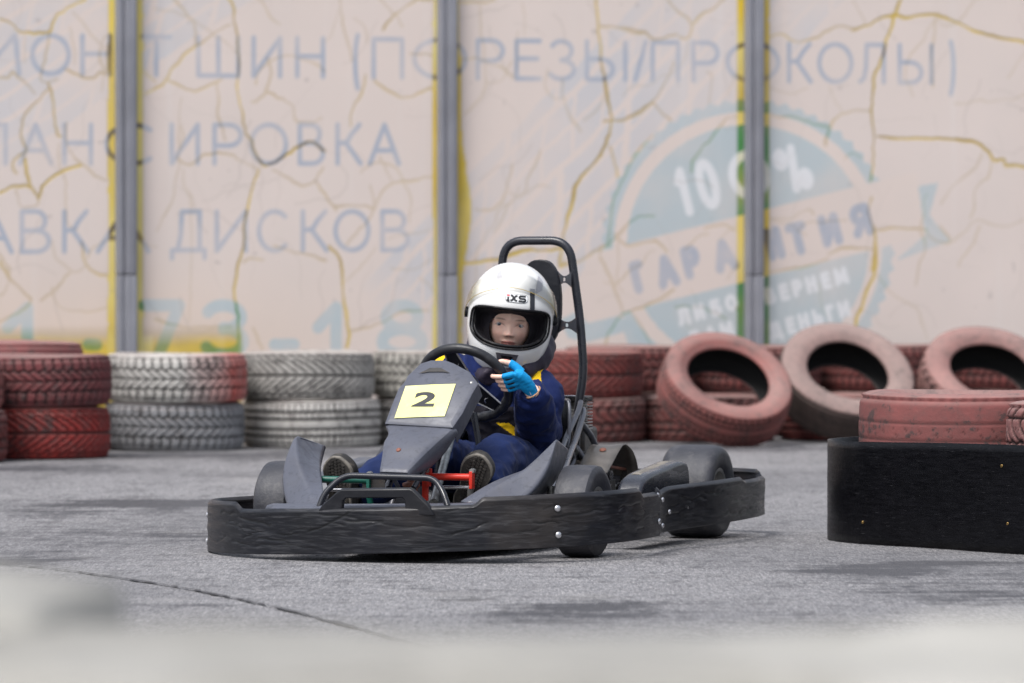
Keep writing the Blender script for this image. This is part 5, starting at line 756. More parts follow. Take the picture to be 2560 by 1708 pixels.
def build_rear():
    # seat shell
    prof = [(.40, .052, .7), (.30, .05, .9), (.52, .058, .95), (.62, .062, 1), (.72, .075, 1), (.80, .12, 1), (.855, .20, 1), (.90, .30, .98), (.94, .40, .92), (.955, .425, .86)]
    prof = [(.44, .085, .8), (.50, .07, .92), (.62, .062, 1), (.73, .075, 1), (.80, .115, 1), (.85, .19, 1), (.895, .29, .98), (.93, .39, .93), (.944, .42, .88)]
    P = curve([(y, z, k) for y, z, k in prof], 5); vs = []; n = 21
    for p in P:
        y, z, k = p
        for j in range(n):
            a = -1 + 2 * j / (n - 1); lift = (abs(a) ** 3.2) * (.15 if z < .2 else .10 * max(.25, (0.5 - z) / .3)); fwd = (abs(a) ** 3) * (.17 * min(1, max(0, (z - .09) / .12)))
            vs.append((.178 * k * math.copysign(min(1, abs(a) ** .9), a), y - fwd, z + lift * (1 - min(1, max(0, (z - .10) / .25)))))
    s = MB(); s.add(vs, [(i * n + j, (i + 1) * n + j, (i + 1) * n + j + 1, i * n + j + 1) for i in range(len(P) - 1) for j in range(n - 1)])
    o = s.build('seat', worn('glossy_black_seat', (.012, .0125, .016), .22, .2, 9, .05, dirt_amt=.1), kart); so = o.modifiers.new('thick', 'SOLIDIFY'); so.thickness = .007; so.offset = 0
    e = MB(); top = [vs[(len(P) - 1) * n + j] for j in range(n)]; e.tube(top, .0065, 10); side = [vs[i * n + n - 1] for i in range(len(P))]; e.tube(side, .006, 8); side = [vs[i * n] for i in range(len(P))]; e.tube(side, .006, 8); e.build('seat_edge', M_TUBEG, o)
    # roll hoop, headrest and its brackets
    h = MB(); h.tube(fillet([(-.160, .985, .10), (-.160, .985, .50), (-.152, 1.0, .66), (-.128, 1.0, .907), (.083, 1.0, .907), (.119, 1.0, .66), (.134, .99, .50), (.118, .975, .39), (.112, .97, .236)], .062, 9), .0132, 16)
    hp = h.build('roll_hoop', M_STEEL, kart)
    def plate(poly, name, mat, th=.012):
        m = MB(); m.prism(poly, (0, th, 0)); return m.build(name, mat, kart, True, .003)
    oval = []
    for k in range(40):
        a = 2 * math.pi * k / 40; x = .068 * math.copysign(abs(math.cos(a)) ** .75, math.cos(a)); z = .135 * math.copysign(abs(math.sin(a)) ** .85, math.sin(a)) * (1 if math.sin(a) > 0 else .98); oval.append((x + .002, .955 - .5 * x * x * 0, .714 + z))
    hr = plate(oval, 'headrest', M_PLASD, .022)
    for zc, sgn in ((.788, 1), (.648, 1)):
        for sx in (1, -1):
            pts = []; x0, x1 = .055, (.100 if zc > .7 else .117) if sx > 0 else (.136 if zc > .7 else .150); hh = .027
            for t in np.linspace(0, 1, 9): pts.append((sx * (x0 + (x1 - x0) * t) , .972, zc + hh - .017 * math.sin(math.pi * t * .95)))
            for t in np.linspace(1, 0, 9): pts.append((sx * (x0 + (x1 - x0) * t), .972, zc - hh + .017 * math.sin(math.pi * t * .95)))
            m = MB(); cen = (sx * (x0 + x1) / 2, .972, zc); N = len(pts); hole = []
            for p in pts:
                v = Vector(p) - Vector(cen); v.normalize(); hole.append(Vector(cen) + v * .0058)
            V = [Vector(p) for p in pts] + hole; m.add(V, [(i, (i + 1) % N, N + (i + 1) % N, N + i) for i in range(N)]); o2 = m.build('headrest_bracket', worn('chipped_bracket', (.035, .037, .046), .35, .2, 14, .05, dirt=(.16, .075, .04), dirt_amt=.45), hr, False); so = o2.modifiers.new('thick', 'SOLIDIFY'); so.thickness = .005
    # side rails, braces, bolts
    rl = MB()
    for s in (1, -1):
        rl.tube(curve([(s * .12, .985, .402), (s * .135, .955, .412), (s * .145, .90, .385), (s * .158, .80, .345), (s * .18, .66, .29), (s * .24, .44, .22), (s * .26, .35, .09)], 7), .0085, 12)
        rl.tube(curve([(s * .128, 1.0, .36), (s * .135, .98, .388), (s * .15, .93, .37), (s * .175, .80, .315), (s * .225, .58, .26), (s * .29, .34, .225), (s * .335, .12, .192), (s * .345, .05, .12)], 7), .0095, 12)
        rl.tube([(s * .118, .98, .36), (s * .135, 1.05, .31), (s * .14, 1.12, .25), (s * .15, 1.2, .14)], .010, 12)
        rl.tube([(s * .112, .965, .285), (s * .24, .97, .10)], .008, 10)
    rl.build('side_rail', M_TUBEG, kart)
    b = MB(); b.lathe([(0, -.004), (.016, -.004), (.016, 0), (.010, 0), (.010, .010), (0, .010)], (.112, .953, .262), 'y', 6); b.lathe([(0, 0), (.0175, 0), (.0175, .003), (0, .003)], (.112, .950, .262), 'y', 24); b.build('hoop_bolt', M_ALU, kart)
    # engine behind the seat: crankcase, finned cylinder, cowl
    en = empty('engine', (.06, 1.16, .10)); en.parent = kart
    c = MB(); c.box((-.04, .02, .06), (.17, .18, .13)); c.box((-.03, .03, .17), (.12, .14, .12)); c.build('crankcase', M_DARK, en, True, .012, 3)
    f = MB()
    for i in range(9): f.box((-.012, -.02, .225 + .0100 * i), (.085, .13, .004))
    f.box((-.012, -.02, .27), (.06, .1, .09)); f.build('cooling_fin', M_ALU, en, True, .001)
    pn = MB(); pr = random.Random(3)
    for i in range(46):
        z = .225 + .10 * pr.random(); y = -.08 + .10 * pr.random(); pn.tube([(.030, y, z), (.030 + .010 + .006 * pr.random(), y, z + .004 * pr.uniform(-1, 1))], .0009, 5)
    pn.build('fin_tip', M_DARK, en)
    cw = MB(); cw.box((-.035, -.03, .318), (.135, .14, .018)); cw.build('cowl', M_PLASD, en, True, .004)
    hl = MB()
    for i in range(7): hl.lathe([(0, 0), (.0042, 0), (.0042, .001), (0, .001)], (-.075 + .015 * i, -.1015, .319), 'y', 10)
    hl.build('cowl_hole', M_DARK, en)
    wt = MB(); wt.tube([(-.10, -.101, .329), (.030, -.101, .329)], .0022, 6); wt.build('cowl_edge', M_CHROME, en)
    # chain guard: a bent sheet arching over the sprocket
    g = MB(); prof = curve([(.745, .206), (.80, .236), (.86, .266), (.92, .284), (.98, .280), (1.03, .262), (1.07, .225), (1.085, .185)], 6); x0, x1 = .185, .285; vs = []
    for y, z, _ in [(p.x, p.y, 0) for p in [Vector((a[0], a[1], 0)) for a in prof]]:
        for j in range(5): vs.append((x0 + (x1 - x0) * j / 4 - .03 * (y - .9), y, z + .003 * math.sin(j * 1.3 + y * 30)))
    N = len(prof); g.add(vs, [(i * 5 + j, (i + 1) * 5 + j, (i + 1) * 5 + j + 1, i * 5 + j + 1) for i in range(N - 1) for j in range(4)])
    go = g.build('chain_guard', M_GUARD, kart); so = go.modifiers.new('thick', 'SOLIDIFY'); so.thickness = .003
    rivet((.235, .87, .2715), (0, -.4, 1), .011, M_RUST, go)
    sp = MB(); N = 30; tooth = []
    for k in range(N * 2): rr = .062 if k % 2 else .056; a = math.pi * k / N; tooth.append((.236, 1.078 + rr * math.cos(a), .1415 + rr * math.sin(a)))
    sp.prism(tooth, (.007, 0, 0)); sp.lathe([(0, -.03), (.022, -.03), (.024, 0), (.024, .034), (0, .034)], (.245, 1.078, .1415), 'x', 20); sp.build('sprocket', M_DARK, kart)
    ds = MB(); ds.lathe([(0, -.05), (.026, -.05), (.026, .004), (.019, .008), (.019, .02), (.012, .024), (0, .024)], (.238, .86, .195), 'x', 24); ds.box((.225, .90, .14), (.05, .10, .08)); ds.box((.245, .85, .148), (.035, .05, .04)); ds.build('clutch', M_DARK, kart, True, .003)
    rg = MB(); rg.lathe([(.010, 0), (.0145, 0), (.0145, .004), (.010, .004)], (.263, .86, .195), 'x', 24, True); rg.build('clutch_ring', M_CHROME, kart)
    ch = MB(); cp = []
    for a in np.linspace(90, 270, 14): cp.append((.238, .86 + .030 * math.cos(R(a)), .195 + .030 * math.sin(R(a))))
    for a in np.linspace(270, 450, 20): cp.append((.238, 1.078 + .063 * math.cos(R(a)), .1415 + .063 * math.sin(R(a))))
    ch.tube(cp, (.005), 8, True); ch.build('chain', M_RUST, kart)
    # side pods: rounded plastic guards between front and rear wheel
    for s in (1, -1):
        pf = [(.345, .06), (.352, .15), (.385, .200), (.46, .219), (.60, .231), (.76, .246), (.825, .240), (.845, .205), (.85, .06)]; pf = fillet([(0, y, z) for y, z in pf], .045, 5)
        m = MB(); m.prism([(s * .482 - .038, p.y, p.z) for p in pf], (.076, 0, 0)); o = m.build('side_pod', plastic('glossy_side_pod' if s > 0 else 'matt_side_pod', (.022, .024, .032) if s > 0 else (.07, .074, .09), .22 if s > 0 else .4, .10, (8, 3, 30)), kart, True, .020, 5, 60)
        if s > 0:
            d = MB(); tp = [p for p in pf if .44 < p.y < .80 and p.z > .20]; dv = []
            for q in curve(tp, 6):
                for j in range(4): dv.append((s * .482 - .030 + .015 * j + .004 * mnoise.noise((q.y * 30, j, 1)), q.y, q.z + (.0008 if 0 < j < 3 else -.0012)))
            n_ = len(dv) // 4; d.add(dv, [(i * 4 + j, (i + 1) * 4 + j, (i + 1) * 4 + j + 1, i * 4 + j + 1) for i in range(n_ - 1) for j in range(3)]); d.build('dust_layer', worn('beige_dust', (.16, .145, .125), .9, .3, 20, dirt=(.05, .05, .055), dirt_amt=.8), o)
    ex = MB(); ex.tube(curve([(.0, 1.08, .24), (.10, 1.02, .235), (.15, .97, .225), (.17, .90, .19)], 6), .022, 14); ex.build('exhaust_pipe', M_GUARD, kart)
    lv = MB(); lv.tube([(.12, .98, .258), (.155, 1.02, .252), (.19, 1.0, .244)], .006, 8); lv.build('throttle_cable', M_DARK, kart)
build_rear()
# ------------------------------------------------------------------ the driver
def remesh(mb, name, voxel, smooth=4, post=None):
    me = mb.mesh(name); o = bpy.data.objects.new(name, me); COL.objects.link(o); r = o.modifiers.new('r', 'REMESH'); r.mode = 'VOXEL'; r.voxel_size = voxel; r.use_smooth_shade = True
    if smooth: s = o.modifiers.new('s', 'SMOOTH'); s.iterations = smooth; s.factor = .5
    dg = bpy.context.evaluated_depsgraph_get(); out = bpy.data.meshes.new_from_object(o.evaluated_get(dg)); bpy.data.objects.remove(o); bpy.data.meshes.remove(me); out.name = name
    if post is not None:
        n = len(out.vertices); co = np.empty(n * 3, np.float32); no = np.empty(n * 3, np.float32); out.vertices.foreach_get('co', co); out.vertex_normals.foreach_get('vector', no)
        co, no = co.reshape(-1, 3), no.reshape(-1, 3); co = post(co, no, out); out.vertices.foreach_set('co', co.astype(np.float32).ravel()); out.update()
    out.shade_smooth(); return out
def folds(co, no, amp, sc, seed=0, big=1.0):
    d = np.array([amp * (1 - abs(mnoise.noise(Vector(p) * sc + Vector((seed, 0, 0)))) * 2.4) + amp * big * mnoise.noise(Vector(p) * sc * .45 + Vector((0, seed, 0))) + amp * .25 * mnoise.noise(Vector(p) * sc * 2.7) for p in co.tolist()]); return co + no * d[:, None]
HC = Vector((.006, .68, .682)); HM = Matrix.Rotation(R(20), 3, 'Z') @ Matrix.Rotation(R(6.0), 3, 'Y') @ Matrix.Rotation(R(6), 3, 'X'); HI = np.array(HM)
hw = lambda p: HC + HM @ Vector(p)          # helmet's own axes (x across the face, -y out of the face, z up) to the kart's
toh = lambda co: (co - np.array(HC)) @ HI
def hand(phi, idx=.0):
    c = sw(phi, SW_R); er = Vector((1, 0, 0)) * math.cos(R(phi)) + SW_U * math.sin(R(phi)); et = (Vector((1, 0, 0)) * -math.sin(R(phi)) + SW_U * math.cos(R(phi))) * (1 if math.cos(R(phi)) > 0 else -1); en = -SW_N
    P = lambda r, t, n: c + er * r + et * t + en * n
    fing = []
    for k, o in enumerate((.0255, .0090, -.0070, -.0215)):
        s = (1.0, 1.03, .97, .84)[k]; tipx = (-.028, -.0195, -.017, -.014)[k]
        fing.append([P(.040 * s, o * .95 - .003, .015), P(.019 * s, o, .0250), P(.002, o + .001, .0262), P(tipx * .75, o + (.002 if k else .004), .0215 if k else .0235), P(tipx, o + (.0 if k else .003), .009 if k else .0165)])
    thumb = [P(.052, .006, -.010), P(.030, .030, -.021), P(.012, .044, -.021), P(-.004, .052, -.018)]
    wrist = P(.066, -.050, .004); palm = [wrist, P(.061, -.028, .005), P(.052, -.008, .008), P(.041, .002, .012)]
    return fing, thumb, palm, wrist, er, et, en, P
HR, HL = hand(10), hand(207)
S1, S2 = Vector((.100, .660, .452)), Vector((-.190, .650, .500)); E1, E2 = Vector((.122, .610, .318)), Vector((-.235, .62, .325))
def build_person():
    m = MB()
    # head: an oval with the features of a boy's face
    nu, nv = 150, 130; vs = []
    for i in range(nv + 1):
        p = math.pi * i / nv
        for k in range(nu):
            a = 2 * math.pi * k / nu; x, y, z = .067 * math.sin(p) * math.cos(a), .086 * math.sin(p) * math.sin(a), .104 * math.cos(p) - .018
            G = lambda cx, cz, sx, sz: math.exp(-((x - cx) / sx) ** 2 - ((z - cz) / sz) ** 2); ax = abs(x); d = 0
            if y < 0:
                if z < -.05: x *= 1 - 2.2 * (-.05 - z)
                d += .0040 * math.exp(-((ax - .030) / .017) ** 2 - ((z + .005) / .007) ** 2)
                d -= .0085 * math.exp(-((ax - .0295) / .014) ** 2 - ((z + .021) / .0085) ** 2)
                d -= .0050 * G(0, -.020, .010, .010)
                f = max(0, min(1, (-.012 - z) / .036)); d += (.003 + .0145 * f ** 1.5) * math.exp(-(x / (.0065 + .004 * f)) ** 2) * (1 if z > -.0505 else math.exp(-((z + .0505) / .0048) ** 2))
                d += .0062 * math.exp(-((ax - .0105) / .0052) ** 2 - ((z + .051) / .0062) ** 2)
                d += .0055 * math.exp(-((ax - .036) / .020) ** 2 - ((z + .050) / .020) ** 2)
                d += .0060 * G(0, -.0755, .019, .0085) + .0028 * math.exp(-(x / .017) ** 2 - ((z + .0718) / .0032) ** 2) + .0036 * math.exp(-(x / .014) ** 2 - ((z + .0808) / .0042) ** 2) - .0042 * math.exp(-(x / .021) ** 2 - ((z + .0762) / .0016) ** 2)
                d -= .002 * math.exp(-(x / .004) ** 2 - ((z + .064) / .005) ** 2); d += .007 * G(0, -.105, .018, .012)
            vs.append(hw((x, y - .013 - d, z)))
    m.add(vs, [(i * nu + k, (i + 1) * nu + k, (i + 1) * nu + (k + 1) % nu, i * nu + (k + 1) % nu) for i in range(nv) for k in range(nu)])
    for sx in (-1, 1):     # eyelids and ears
        up = [hw((sx * .0295 + .0145 * t, -.0802 + .0062 * t * t, -.0174 - .0048 * t * t - .001 * sx * t)) for t in np.linspace(-1, 1, 11)]; m.tube(up, [.0016 + .0012 * (1 - t * t) for t in np.linspace(-1, 1, 11)], 8)
        lo = [hw((sx * .0295 + .0140 * t, -.0792 + .0060 * t * t, -.0266 + .0040 * t * t)) for t in np.linspace(-1, 1, 11)]; m.tube(lo, [.0014 + .0008 * (1 - t * t) for t in np.linspace(-1, 1, 11)], 8)
        m.ball(hw((sx * .067, .006, -.022)), (.010, .018, .026), 14, 10)
    m.tube([hw((0, .012, -.08)), Vector((-.004, .68, .55)), Vector((-.008, .675, .50))], [.046, .044, .055], 20)
    m.tube([(-.01, .67, .51), (-.01, .70, .43), (0, .745, .30), (0, .76, .17)], [(.09, .06), (.12, .08), (.105, .08), (.115, .085)], 24)
    for (fing, thumb, palm, wr, er, et, en, P), S, E in ((HR, S1, E1), (HL, S2, E2)):
        m.tube([Vector((-.01, .67, .485)), S, S.lerp(E, .5), E, E.lerp(wr, .5), wr], [.05, .046, .040, .036, .031, .022], 16)
        for k, f in enumerate(fing): m.tube(curve(f, 5), [q * (1.0, 1.02, .98, .88)[k] for q in ([.0078] * 5 + [.0076] * 5 + [.0073] * 5 + [.007, .0069, .0067, .0064, .0058, .0042])], 12); m.ball(f[-1], .0056, 12, 8)
        m.tube(curve(thumb, 5), [.0105] * 6 + [.009] * 5 + [.0082, .008, .0076, .0068, .005], 12); m.ball(thumb[-1], .006, 10, 8)
        # palm: its width lies along the row of knuckles
        for o in (-.018, -.006, .006, .018): m.tube([palm[0] + et * o * .55, palm[1] + et * o * .8, palm[2] + et * o, palm[3] + et * o * 1.05], [.0145, .0155, .0145, .011], 12)
    K = ((1, (.085, .73, .19), (.105, .28, .262), (.135, .085, .18)), (-1, (-.085, .73, .19), (-.135, .28, .262), (-.258, .085, .165)))
    for s, h, k, a in K: m.tube(curve([Vector((0, .75, .2)), h, Vector(h).lerp(Vector(k), .5), k, Vector(k).lerp(Vector(a), .55), a], 5), [.08] * 5 + [.072] * 5 + [.06] * 5 + [.05] * 5 + [.042] * 6, 18); m.tube([a, Vector(a) + Vector((0, -.045, .01))], [.030, .022], 12)
    def post(co, no, me):
        h = toh(co); x, y, z = h.T; ax = np.abs(x); face = (y < -.02) & (np.abs(z) < .13); g = lambda cx, cz, sx, sz, a=x: np.exp(-((a - cx) / sx) ** 2 - ((z - cz) / sz) ** 2) * face
        skin = np.array([.86, .575, .460]); c = np.broadcast_to(skin, (len(co), 3)).copy()
        mix = lambda m_, col: c.__setitem__(slice(None), c * (1 - m_[:, None]) + np.array(col) * m_[:, None])
        mix(.42 * g(.036, -.052, .020, .017, ax), (.62, .27, .21)); mix(.35 * g(0, -.05, .011, .008), (.60, .27, .21))
        lipm = np.clip(1.25 - ((x / .0205) ** 2 + ((z + .0765) / (.0082)) ** 2), 0, 1) * face; mix(np.clip(lipm * 2.2, 0, .85), (.46, .150, .135)); mix(.85 * g(0, -.0762, .020, .0011), (.16, .05, .05))
        bz = -.0042 - 6.5 * (ax - .029) ** 2; bm_ = np.exp(-((z - bz) / .0026) ** 2) * np.exp(-((ax - .0295) / .0150) ** 4) * face; mix(.88 * bm_, (.13, .075, .05))
        lz = -.0184 - .0052 * ((ax - .0295) / .0145) ** 2; mix(.92 * np.exp(-((z - lz) / .0019) ** 2) * np.exp(-((ax - .0295) / .0145) ** 4) * face, (.10, .055, .045))
        mix(.25 * g(.0295, -.031, .013, .005, ax), (.50, .24, .19)); mix(.85 * g(.0056, -.0550, .0030, .0019, ax), (.11, .04, .035)); mix(.35 * np.exp(-((z + .0215) / .007) ** 2) * np.exp(-((ax - .0295) / .017) ** 2) * face, (.52, .26, .20))
        for (fing, *_r) in (HR, HL):
            for f in fing:
                for q, a in ((f[3], .3), (f[2], .3), (f[4], .45)): dd = np.linalg.norm(co - np.array(q), axis=1); mix(a * np.exp(-(dd / .006) ** 2), (.62, .25, .185))
        mix(1.0 * ((co[:, 2] < .25) & (co[:, 1] < .5)), (.025, .025, .03))      # dark socks
        fset(me, 'skin', np.concatenate([c, np.ones((len(c), 1))], 1), 'FLOAT_COLOR'); return co
    me = remesh(m, 'person', .0021, 2, post)
    k = NT('skin'); a = k.attr('skin'); co = k.co(); n = k.noise(co, 60, 4); n2 = k.noise(co, 320, 3); c = k.mix(k.ramp(n, [(.4, 0.0), (.75, .15)]), a.outputs['Color'], (.62, .32, .23)); k.bump(n2, .12, .001)
    k.set(Base_Color=c, Roughness=.48, Subsurface_Weight=.12, Subsurface_Scale=.006, Subsurface_Radius=(1.0, .35, .2), Specular_IOR_Level=.4)
    p = link('person', me, k.m); p.location = KART[0]; p.rotation_euler = (0, 0, KART[1])
    tag(p, 'child in navy suit and white helmet driving the kart with blue gloves', 'person')
    # eyes
    for sx in (-1, 1):
        e = MB(); e.ball((0, 0, 0), .0118, 32, 24); em = e.mesh('eye'); g = Vector((-.16, -1, -.04)).normalized(); gd = HM @ g; cols = []
        for v in em.vertices:
            d = v.co.normalized().dot(gd); ang = math.degrees(math.acos(max(-1, min(1, d)))); cols.append((.006, .006, .008, 1) if ang < 13.5 else (.015, .02, .025, 1) if 25 < ang < 30 else (.06, .10, .135, 1) if ang < 30 else (.42, .37, .355, 1))
        fset(em, 'iris', cols, 'FLOAT_COLOR'); kk = NT('eyeball'); kk.set(Base_Color=kk.attr('iris').outputs['Color'], Roughness=.08, Specular_IOR_Level=.6); o = link('eye', em, kk.m, p); o.location = hw((sx * .0295, -.0738, -.0222))
    def cloth(name, col, var=.2, weave=420, bump=.25, stripe=None, extra=None, rough=.8):
        q = NT(name); co = q.co(); n = q.noise(co, 9, 5, .6); w = q.noise(co, weave, 2); c = q.mix(q.ramp(n, [(.3, 0.0), (.7, 1.0)]), tuple(x * (1 - var) for x in col), tuple(x * (1 + var) for x in col))
        if extra: c = q.mix(q.ramp(q.attr('lower').outputs['Fac'], [(.49, 0.0), (.51, 1.0)]), c, extra)
        if stripe: c = q.mix(q.ramp(q.attr('stripe').outputs['Fac'], [(.48, 0.0), (.52, 1.0)]), c, stripe)
        q.bump(q.math('ADD', q.math('MULTIPLY', w, .4), q.noise(q.co((1, 1, 1)), 38, 4, .6)), bump, .004); return q.set(Base_Color=c, Roughness=rough, Specular_IOR_Level=.25, Sheen_Weight=.03)
    # jacket
    j = MB(); j.tube(curve([(0, .765, .15), (-.008, .765, .27), (-.030, .725, .39), (-.042, .685, .455), (-.038, .668, .508), (-.025, .665, .545)], 5), [(.118, .10)] * 5 + [(.122, .106)] * 5 + [(.128, .104)] * 5 + [(.128, .092)] * 5 + [(.10, .078)] * 5 + [(.07, .066)], 36)
    for (fing, thumb, palm, wr, er, et, en, P), S, E in ((HR, S1, E1), (HL, S2, E2)):
        cuff = wr + (E - wr).normalized() * .012; j.tube(curve([Vector((-.04, .68, .462)), S, S.lerp(E, .55) + Vector((.004 * (1 if S.x > 0 else -1), 0, 0)), E, E.lerp(cuff, .45) + Vector((0, 0, -.008)), E.lerp(cuff, .84), cuff], 5), [.066] * 4 + [.062] * 5 + [.061] * 5 + [.062] * 5 + [.056] * 5 + [.046] * 4 + [.033, .031, .031], 24)
    def jpost(co, no, me):
        amp = .0060; co2 = folds(co, no, amp, 14, 2.0, 1.2); co2 = folds(co2, no, .0030, 27, 6.0, .4)
        # gathered folds round the elbows
        for E, S in ((E1, S1), (E2, S2)):
            ax = (E - S).normalized(); d = co - np.array(E); al = d @ np.array(ax); w = np.exp(-(np.linalg.norm(d, axis=1) / .085) ** 2); ph = np.arctan2(d[:, 1], d[:, 0]); co2 = co2 + no * (w * .0070 * np.sin(al * 95 + 2.2 * np.sin(ph * 1.0 + 1) + ph * 1.5))[:, None]
        st = np.zeros(len(co))
        for S, sg in ((S1, 1), (S2, -1)):
            x0 = S.x + sg * .004; t = co[:, 0] + sg * (co[:, 2] - S.z - .05) * .45 - x0; st = np.maximum(st, np.clip(.5 + (.0145 - np.abs(t)) / .004, 0, 1) * (co[:, 2] > S.z - .003) * (co[:, 1] < S.y + .06))
            t2 = np.abs((co[:, 2] - (S.z - .018)) - .6 * sg * (co[:, 0] - S.x) + .05 * (co[:, 1] - S.y)); st = np.maximum(st, np.clip(.5 + (.0035 - t2) / .003, 0, 1) * (np.abs(co[:, 0] - S.x + sg * .004) < .022) * (co[:, 1] < S.y))
        side = np.clip(.5 + (.017 - np.abs(co[:, 0] - .008 - (.352 - co[:, 2]) * 1.15)) / .004, 0, 1) * (co[:, 2] < .362) * (co[:, 2] > .27) * (co[:, 1] < .72); st = np.maximum(st, side)
        low = np.clip(.5 + (.408 - co[:, 2] + .03 * np.abs(co[:, 0])) / .004, 0, 1) * (np.abs(co[:, 0]) < .10) * (co[:, 1] < .70)
        fset(me, 'stripe', st); fset(me, 'lower', low); return co2
    J = link('jacket', remesh(j, 'jacket', .0048, 5, jpost), cloth('navy_jacket', (.0045, .0135, .078), .25, stripe=(.80, .50, .008), extra=(.016, .0145, .021)), p)
    z = MB(); z.tube([Vector((-.012 + .002 * math.sin(t * 9), .605 + .0 * t + (.02 if t > .8 else 0) * (t - .8) * 5 + .05 * (.5 - t) * (t < .5), .515 - .11 * (1 - t))) for t in np.linspace(0, 1, 10)], .003, 6); z.build('zip', M_DARK, J)
    em = MB(); ec = Vector((.040, .574, .443)); ex_, ez_ = Vector((.97, .12, .12)), Vector((-.10, -.30, .95)).normalized()
    em.tube([ec + ex_ * .0085 * math.cos(a) + ez_ * .0062 * math.sin(a) for a in np.linspace(0, 6.28, 17)[:-1]], .0017, 6, True)
    c2 = ec + ex_ * .013 + ez_ * .018; star = [c2 + (ex_ * math.cos(a) + ez_ * math.sin(a)) * (.0105 if q % 2 else .005) for q, a in enumerate(np.linspace(0, 2 * math.pi, 13)[:-1])]; em.prism(star, Vector((0, -.003, 0)))
    for q in (-.015, -.011): em.tube([ec + ex_ * q - ez_ * .004, ec + ex_ * (q + .0006) + ez_ * .004], .001, 5)
    em.build('chest_emblem', worn('yellow_print', (.78, .50, .02), .6, .05), J)
    # dark padded collar below the helmet
    cl = MB(); cl.tube(curve([(-.060, .62, .520), (-.092, .665, .575), (-.102, .735, .615), (-.055, .80, .625), (.02, .805, .615), (.078, .755, .590), (.092, .675, .545), (.065, .605, .508)], 6), [.030] * 6 + [.036] * 6 + [.040] * 24 + [.034] * 7, 16); cl.tube([(-.006, .685, .505), (-.004, .695, .565)], [(.10, .085), (.10, .088)], 24)
    for q in (-1, 1): cl.tube([(q * .055, .61, .510), (q * .02, .575, .495)], [.03, .026], 12)
    link('collar', remesh(cl, 'collar', .005, 3, lambda co, no, me: folds(co, no, .004, 18, 4)), cloth('plum_padded_collar', (.028, .022, .036), .3, rough=.55), p)
    # trousers
    t = MB(); t.tube([(0, .78, .12), (0, .76, .28)], [(.135, .105), (.128, .10)], 28)
    for s, h, k_, a in K:
        an = Vector(a) + Vector((0, -.012, .0)); t.tube(curve([Vector((0, .75, .195)), h, Vector(h).lerp(Vector(k_), .5), k_, Vector(k_).lerp(an, .5), an], 5), [.092] * 5 + [.088] * 5 + [.078] * 5 + [.0705] * 4 + [.068, .064, .062, .060, .058, .056, .054], 28)
    def tpost(co, no, me):
        co2 = folds(co, no, .0048, 13, 7.0, 1.1); co2 = folds(co2, no, .0022, 27, 3.0, .4)
        for s, h, k_, a in K:
            d = co - np.array(k_); w = np.exp(-(np.linalg.norm(d + np.array([0, -.02, .03]), axis=1) / .085) ** 2); co2 = co2 + no * (w * .0045 * np.sin(d[:, 2] * 105 + d[:, 1] * 50 + 9 * d[:, 0]))[:, None]
        return co2
    T = link('trousers', remesh(t, 'trousers', .0055, 5, tpost), cloth('blue_trousers', (.005, .0155, .072), .2), p)
    # gloves: turquoise backs, bare finger ends
    MG = cloth('turquoise_glove', (.002, .25, .56), .10, 500, .3, rough=.7); MGB = cloth('black_glove_palm', (.012, .012, .014), .2, 500)
    for H in (HR, HL):
        fing, thumb, palm, wr, er, et, en, P = H; g = MB()
        for q, f in enumerate(fing):
            ff = curve(f, 6); g.tube(ff[:11 - (1 if q == 3 else 0)], .0093 * (1, 1.03, 1, .92)[q], 14)
        for o in (-.020, -.007, .007, .020): g.tube([palm[0] + et * o * .62 + (palm[0] - palm[1]) * .25, palm[1] + et * o * .85, palm[2] + et * o, palm[3] + et * o * 1.02], [.0165, .0178, .0165, .0125], 14)
        th = curve(thumb, 6); g.tube(th[:10], [.0125] * 10, 12)
        G = link('glove', remesh(g, 'glove', .0024, 4, lambda co, no, me: folds(co, no, .0007, 75, 3)), MG, p)
        b = MB()
        for a_, c_ in zip(fing[:-1], fing[1:]):
            u = [(x + y) / 2 for x, y in zip(curve(a_, 6), curve(c_, 6))]; b.tube([x + en * .0048 for x in u[1:9]], [(.0018), .0034, .0042, .0044, .0044, .0042, .0036, .002], 10)
        b.tube([palm[0] - en * .008 - et * .018, palm[1] - en * .008 - et * .022, palm[2] - et * .024 - en * .003], [.012, .013, .010], 10); b.build('finger_gusset', MGB, G)
        cf = MB(); cc = wr + (wr - palm[1]) * .32; ax = (wr - palm[1]).normalized(); u = ax.orthogonal().normalized(); v = ax.cross(u)
        cf.tube([cc + u * .0245 * math.cos(a) + v * .0245 * math.sin(a) for a in np.linspace(0, 6.28, 25)[:-1]], .0020, 8, True); cf.build('cuff_edge', worn('tan_cuff', (.45, .24, .12), .7, .1), G)
        lt = MB(); rr = random.Random(4)
        for q in range(11):
            a = palm[0] + et * (-.020 + .0040 * q) * .9 + en * (.0172 - .00002 * (q - 5) ** 2 * 6) + er * (.002 - .0002 * (q - 5) ** 2 * .3); lt.box(a, (.0012, .0014, .0028 if q % 3 else .0018))
        lt.build('cuff_print', worn('white_print', (.72, .72, .72), .6, .05), G)
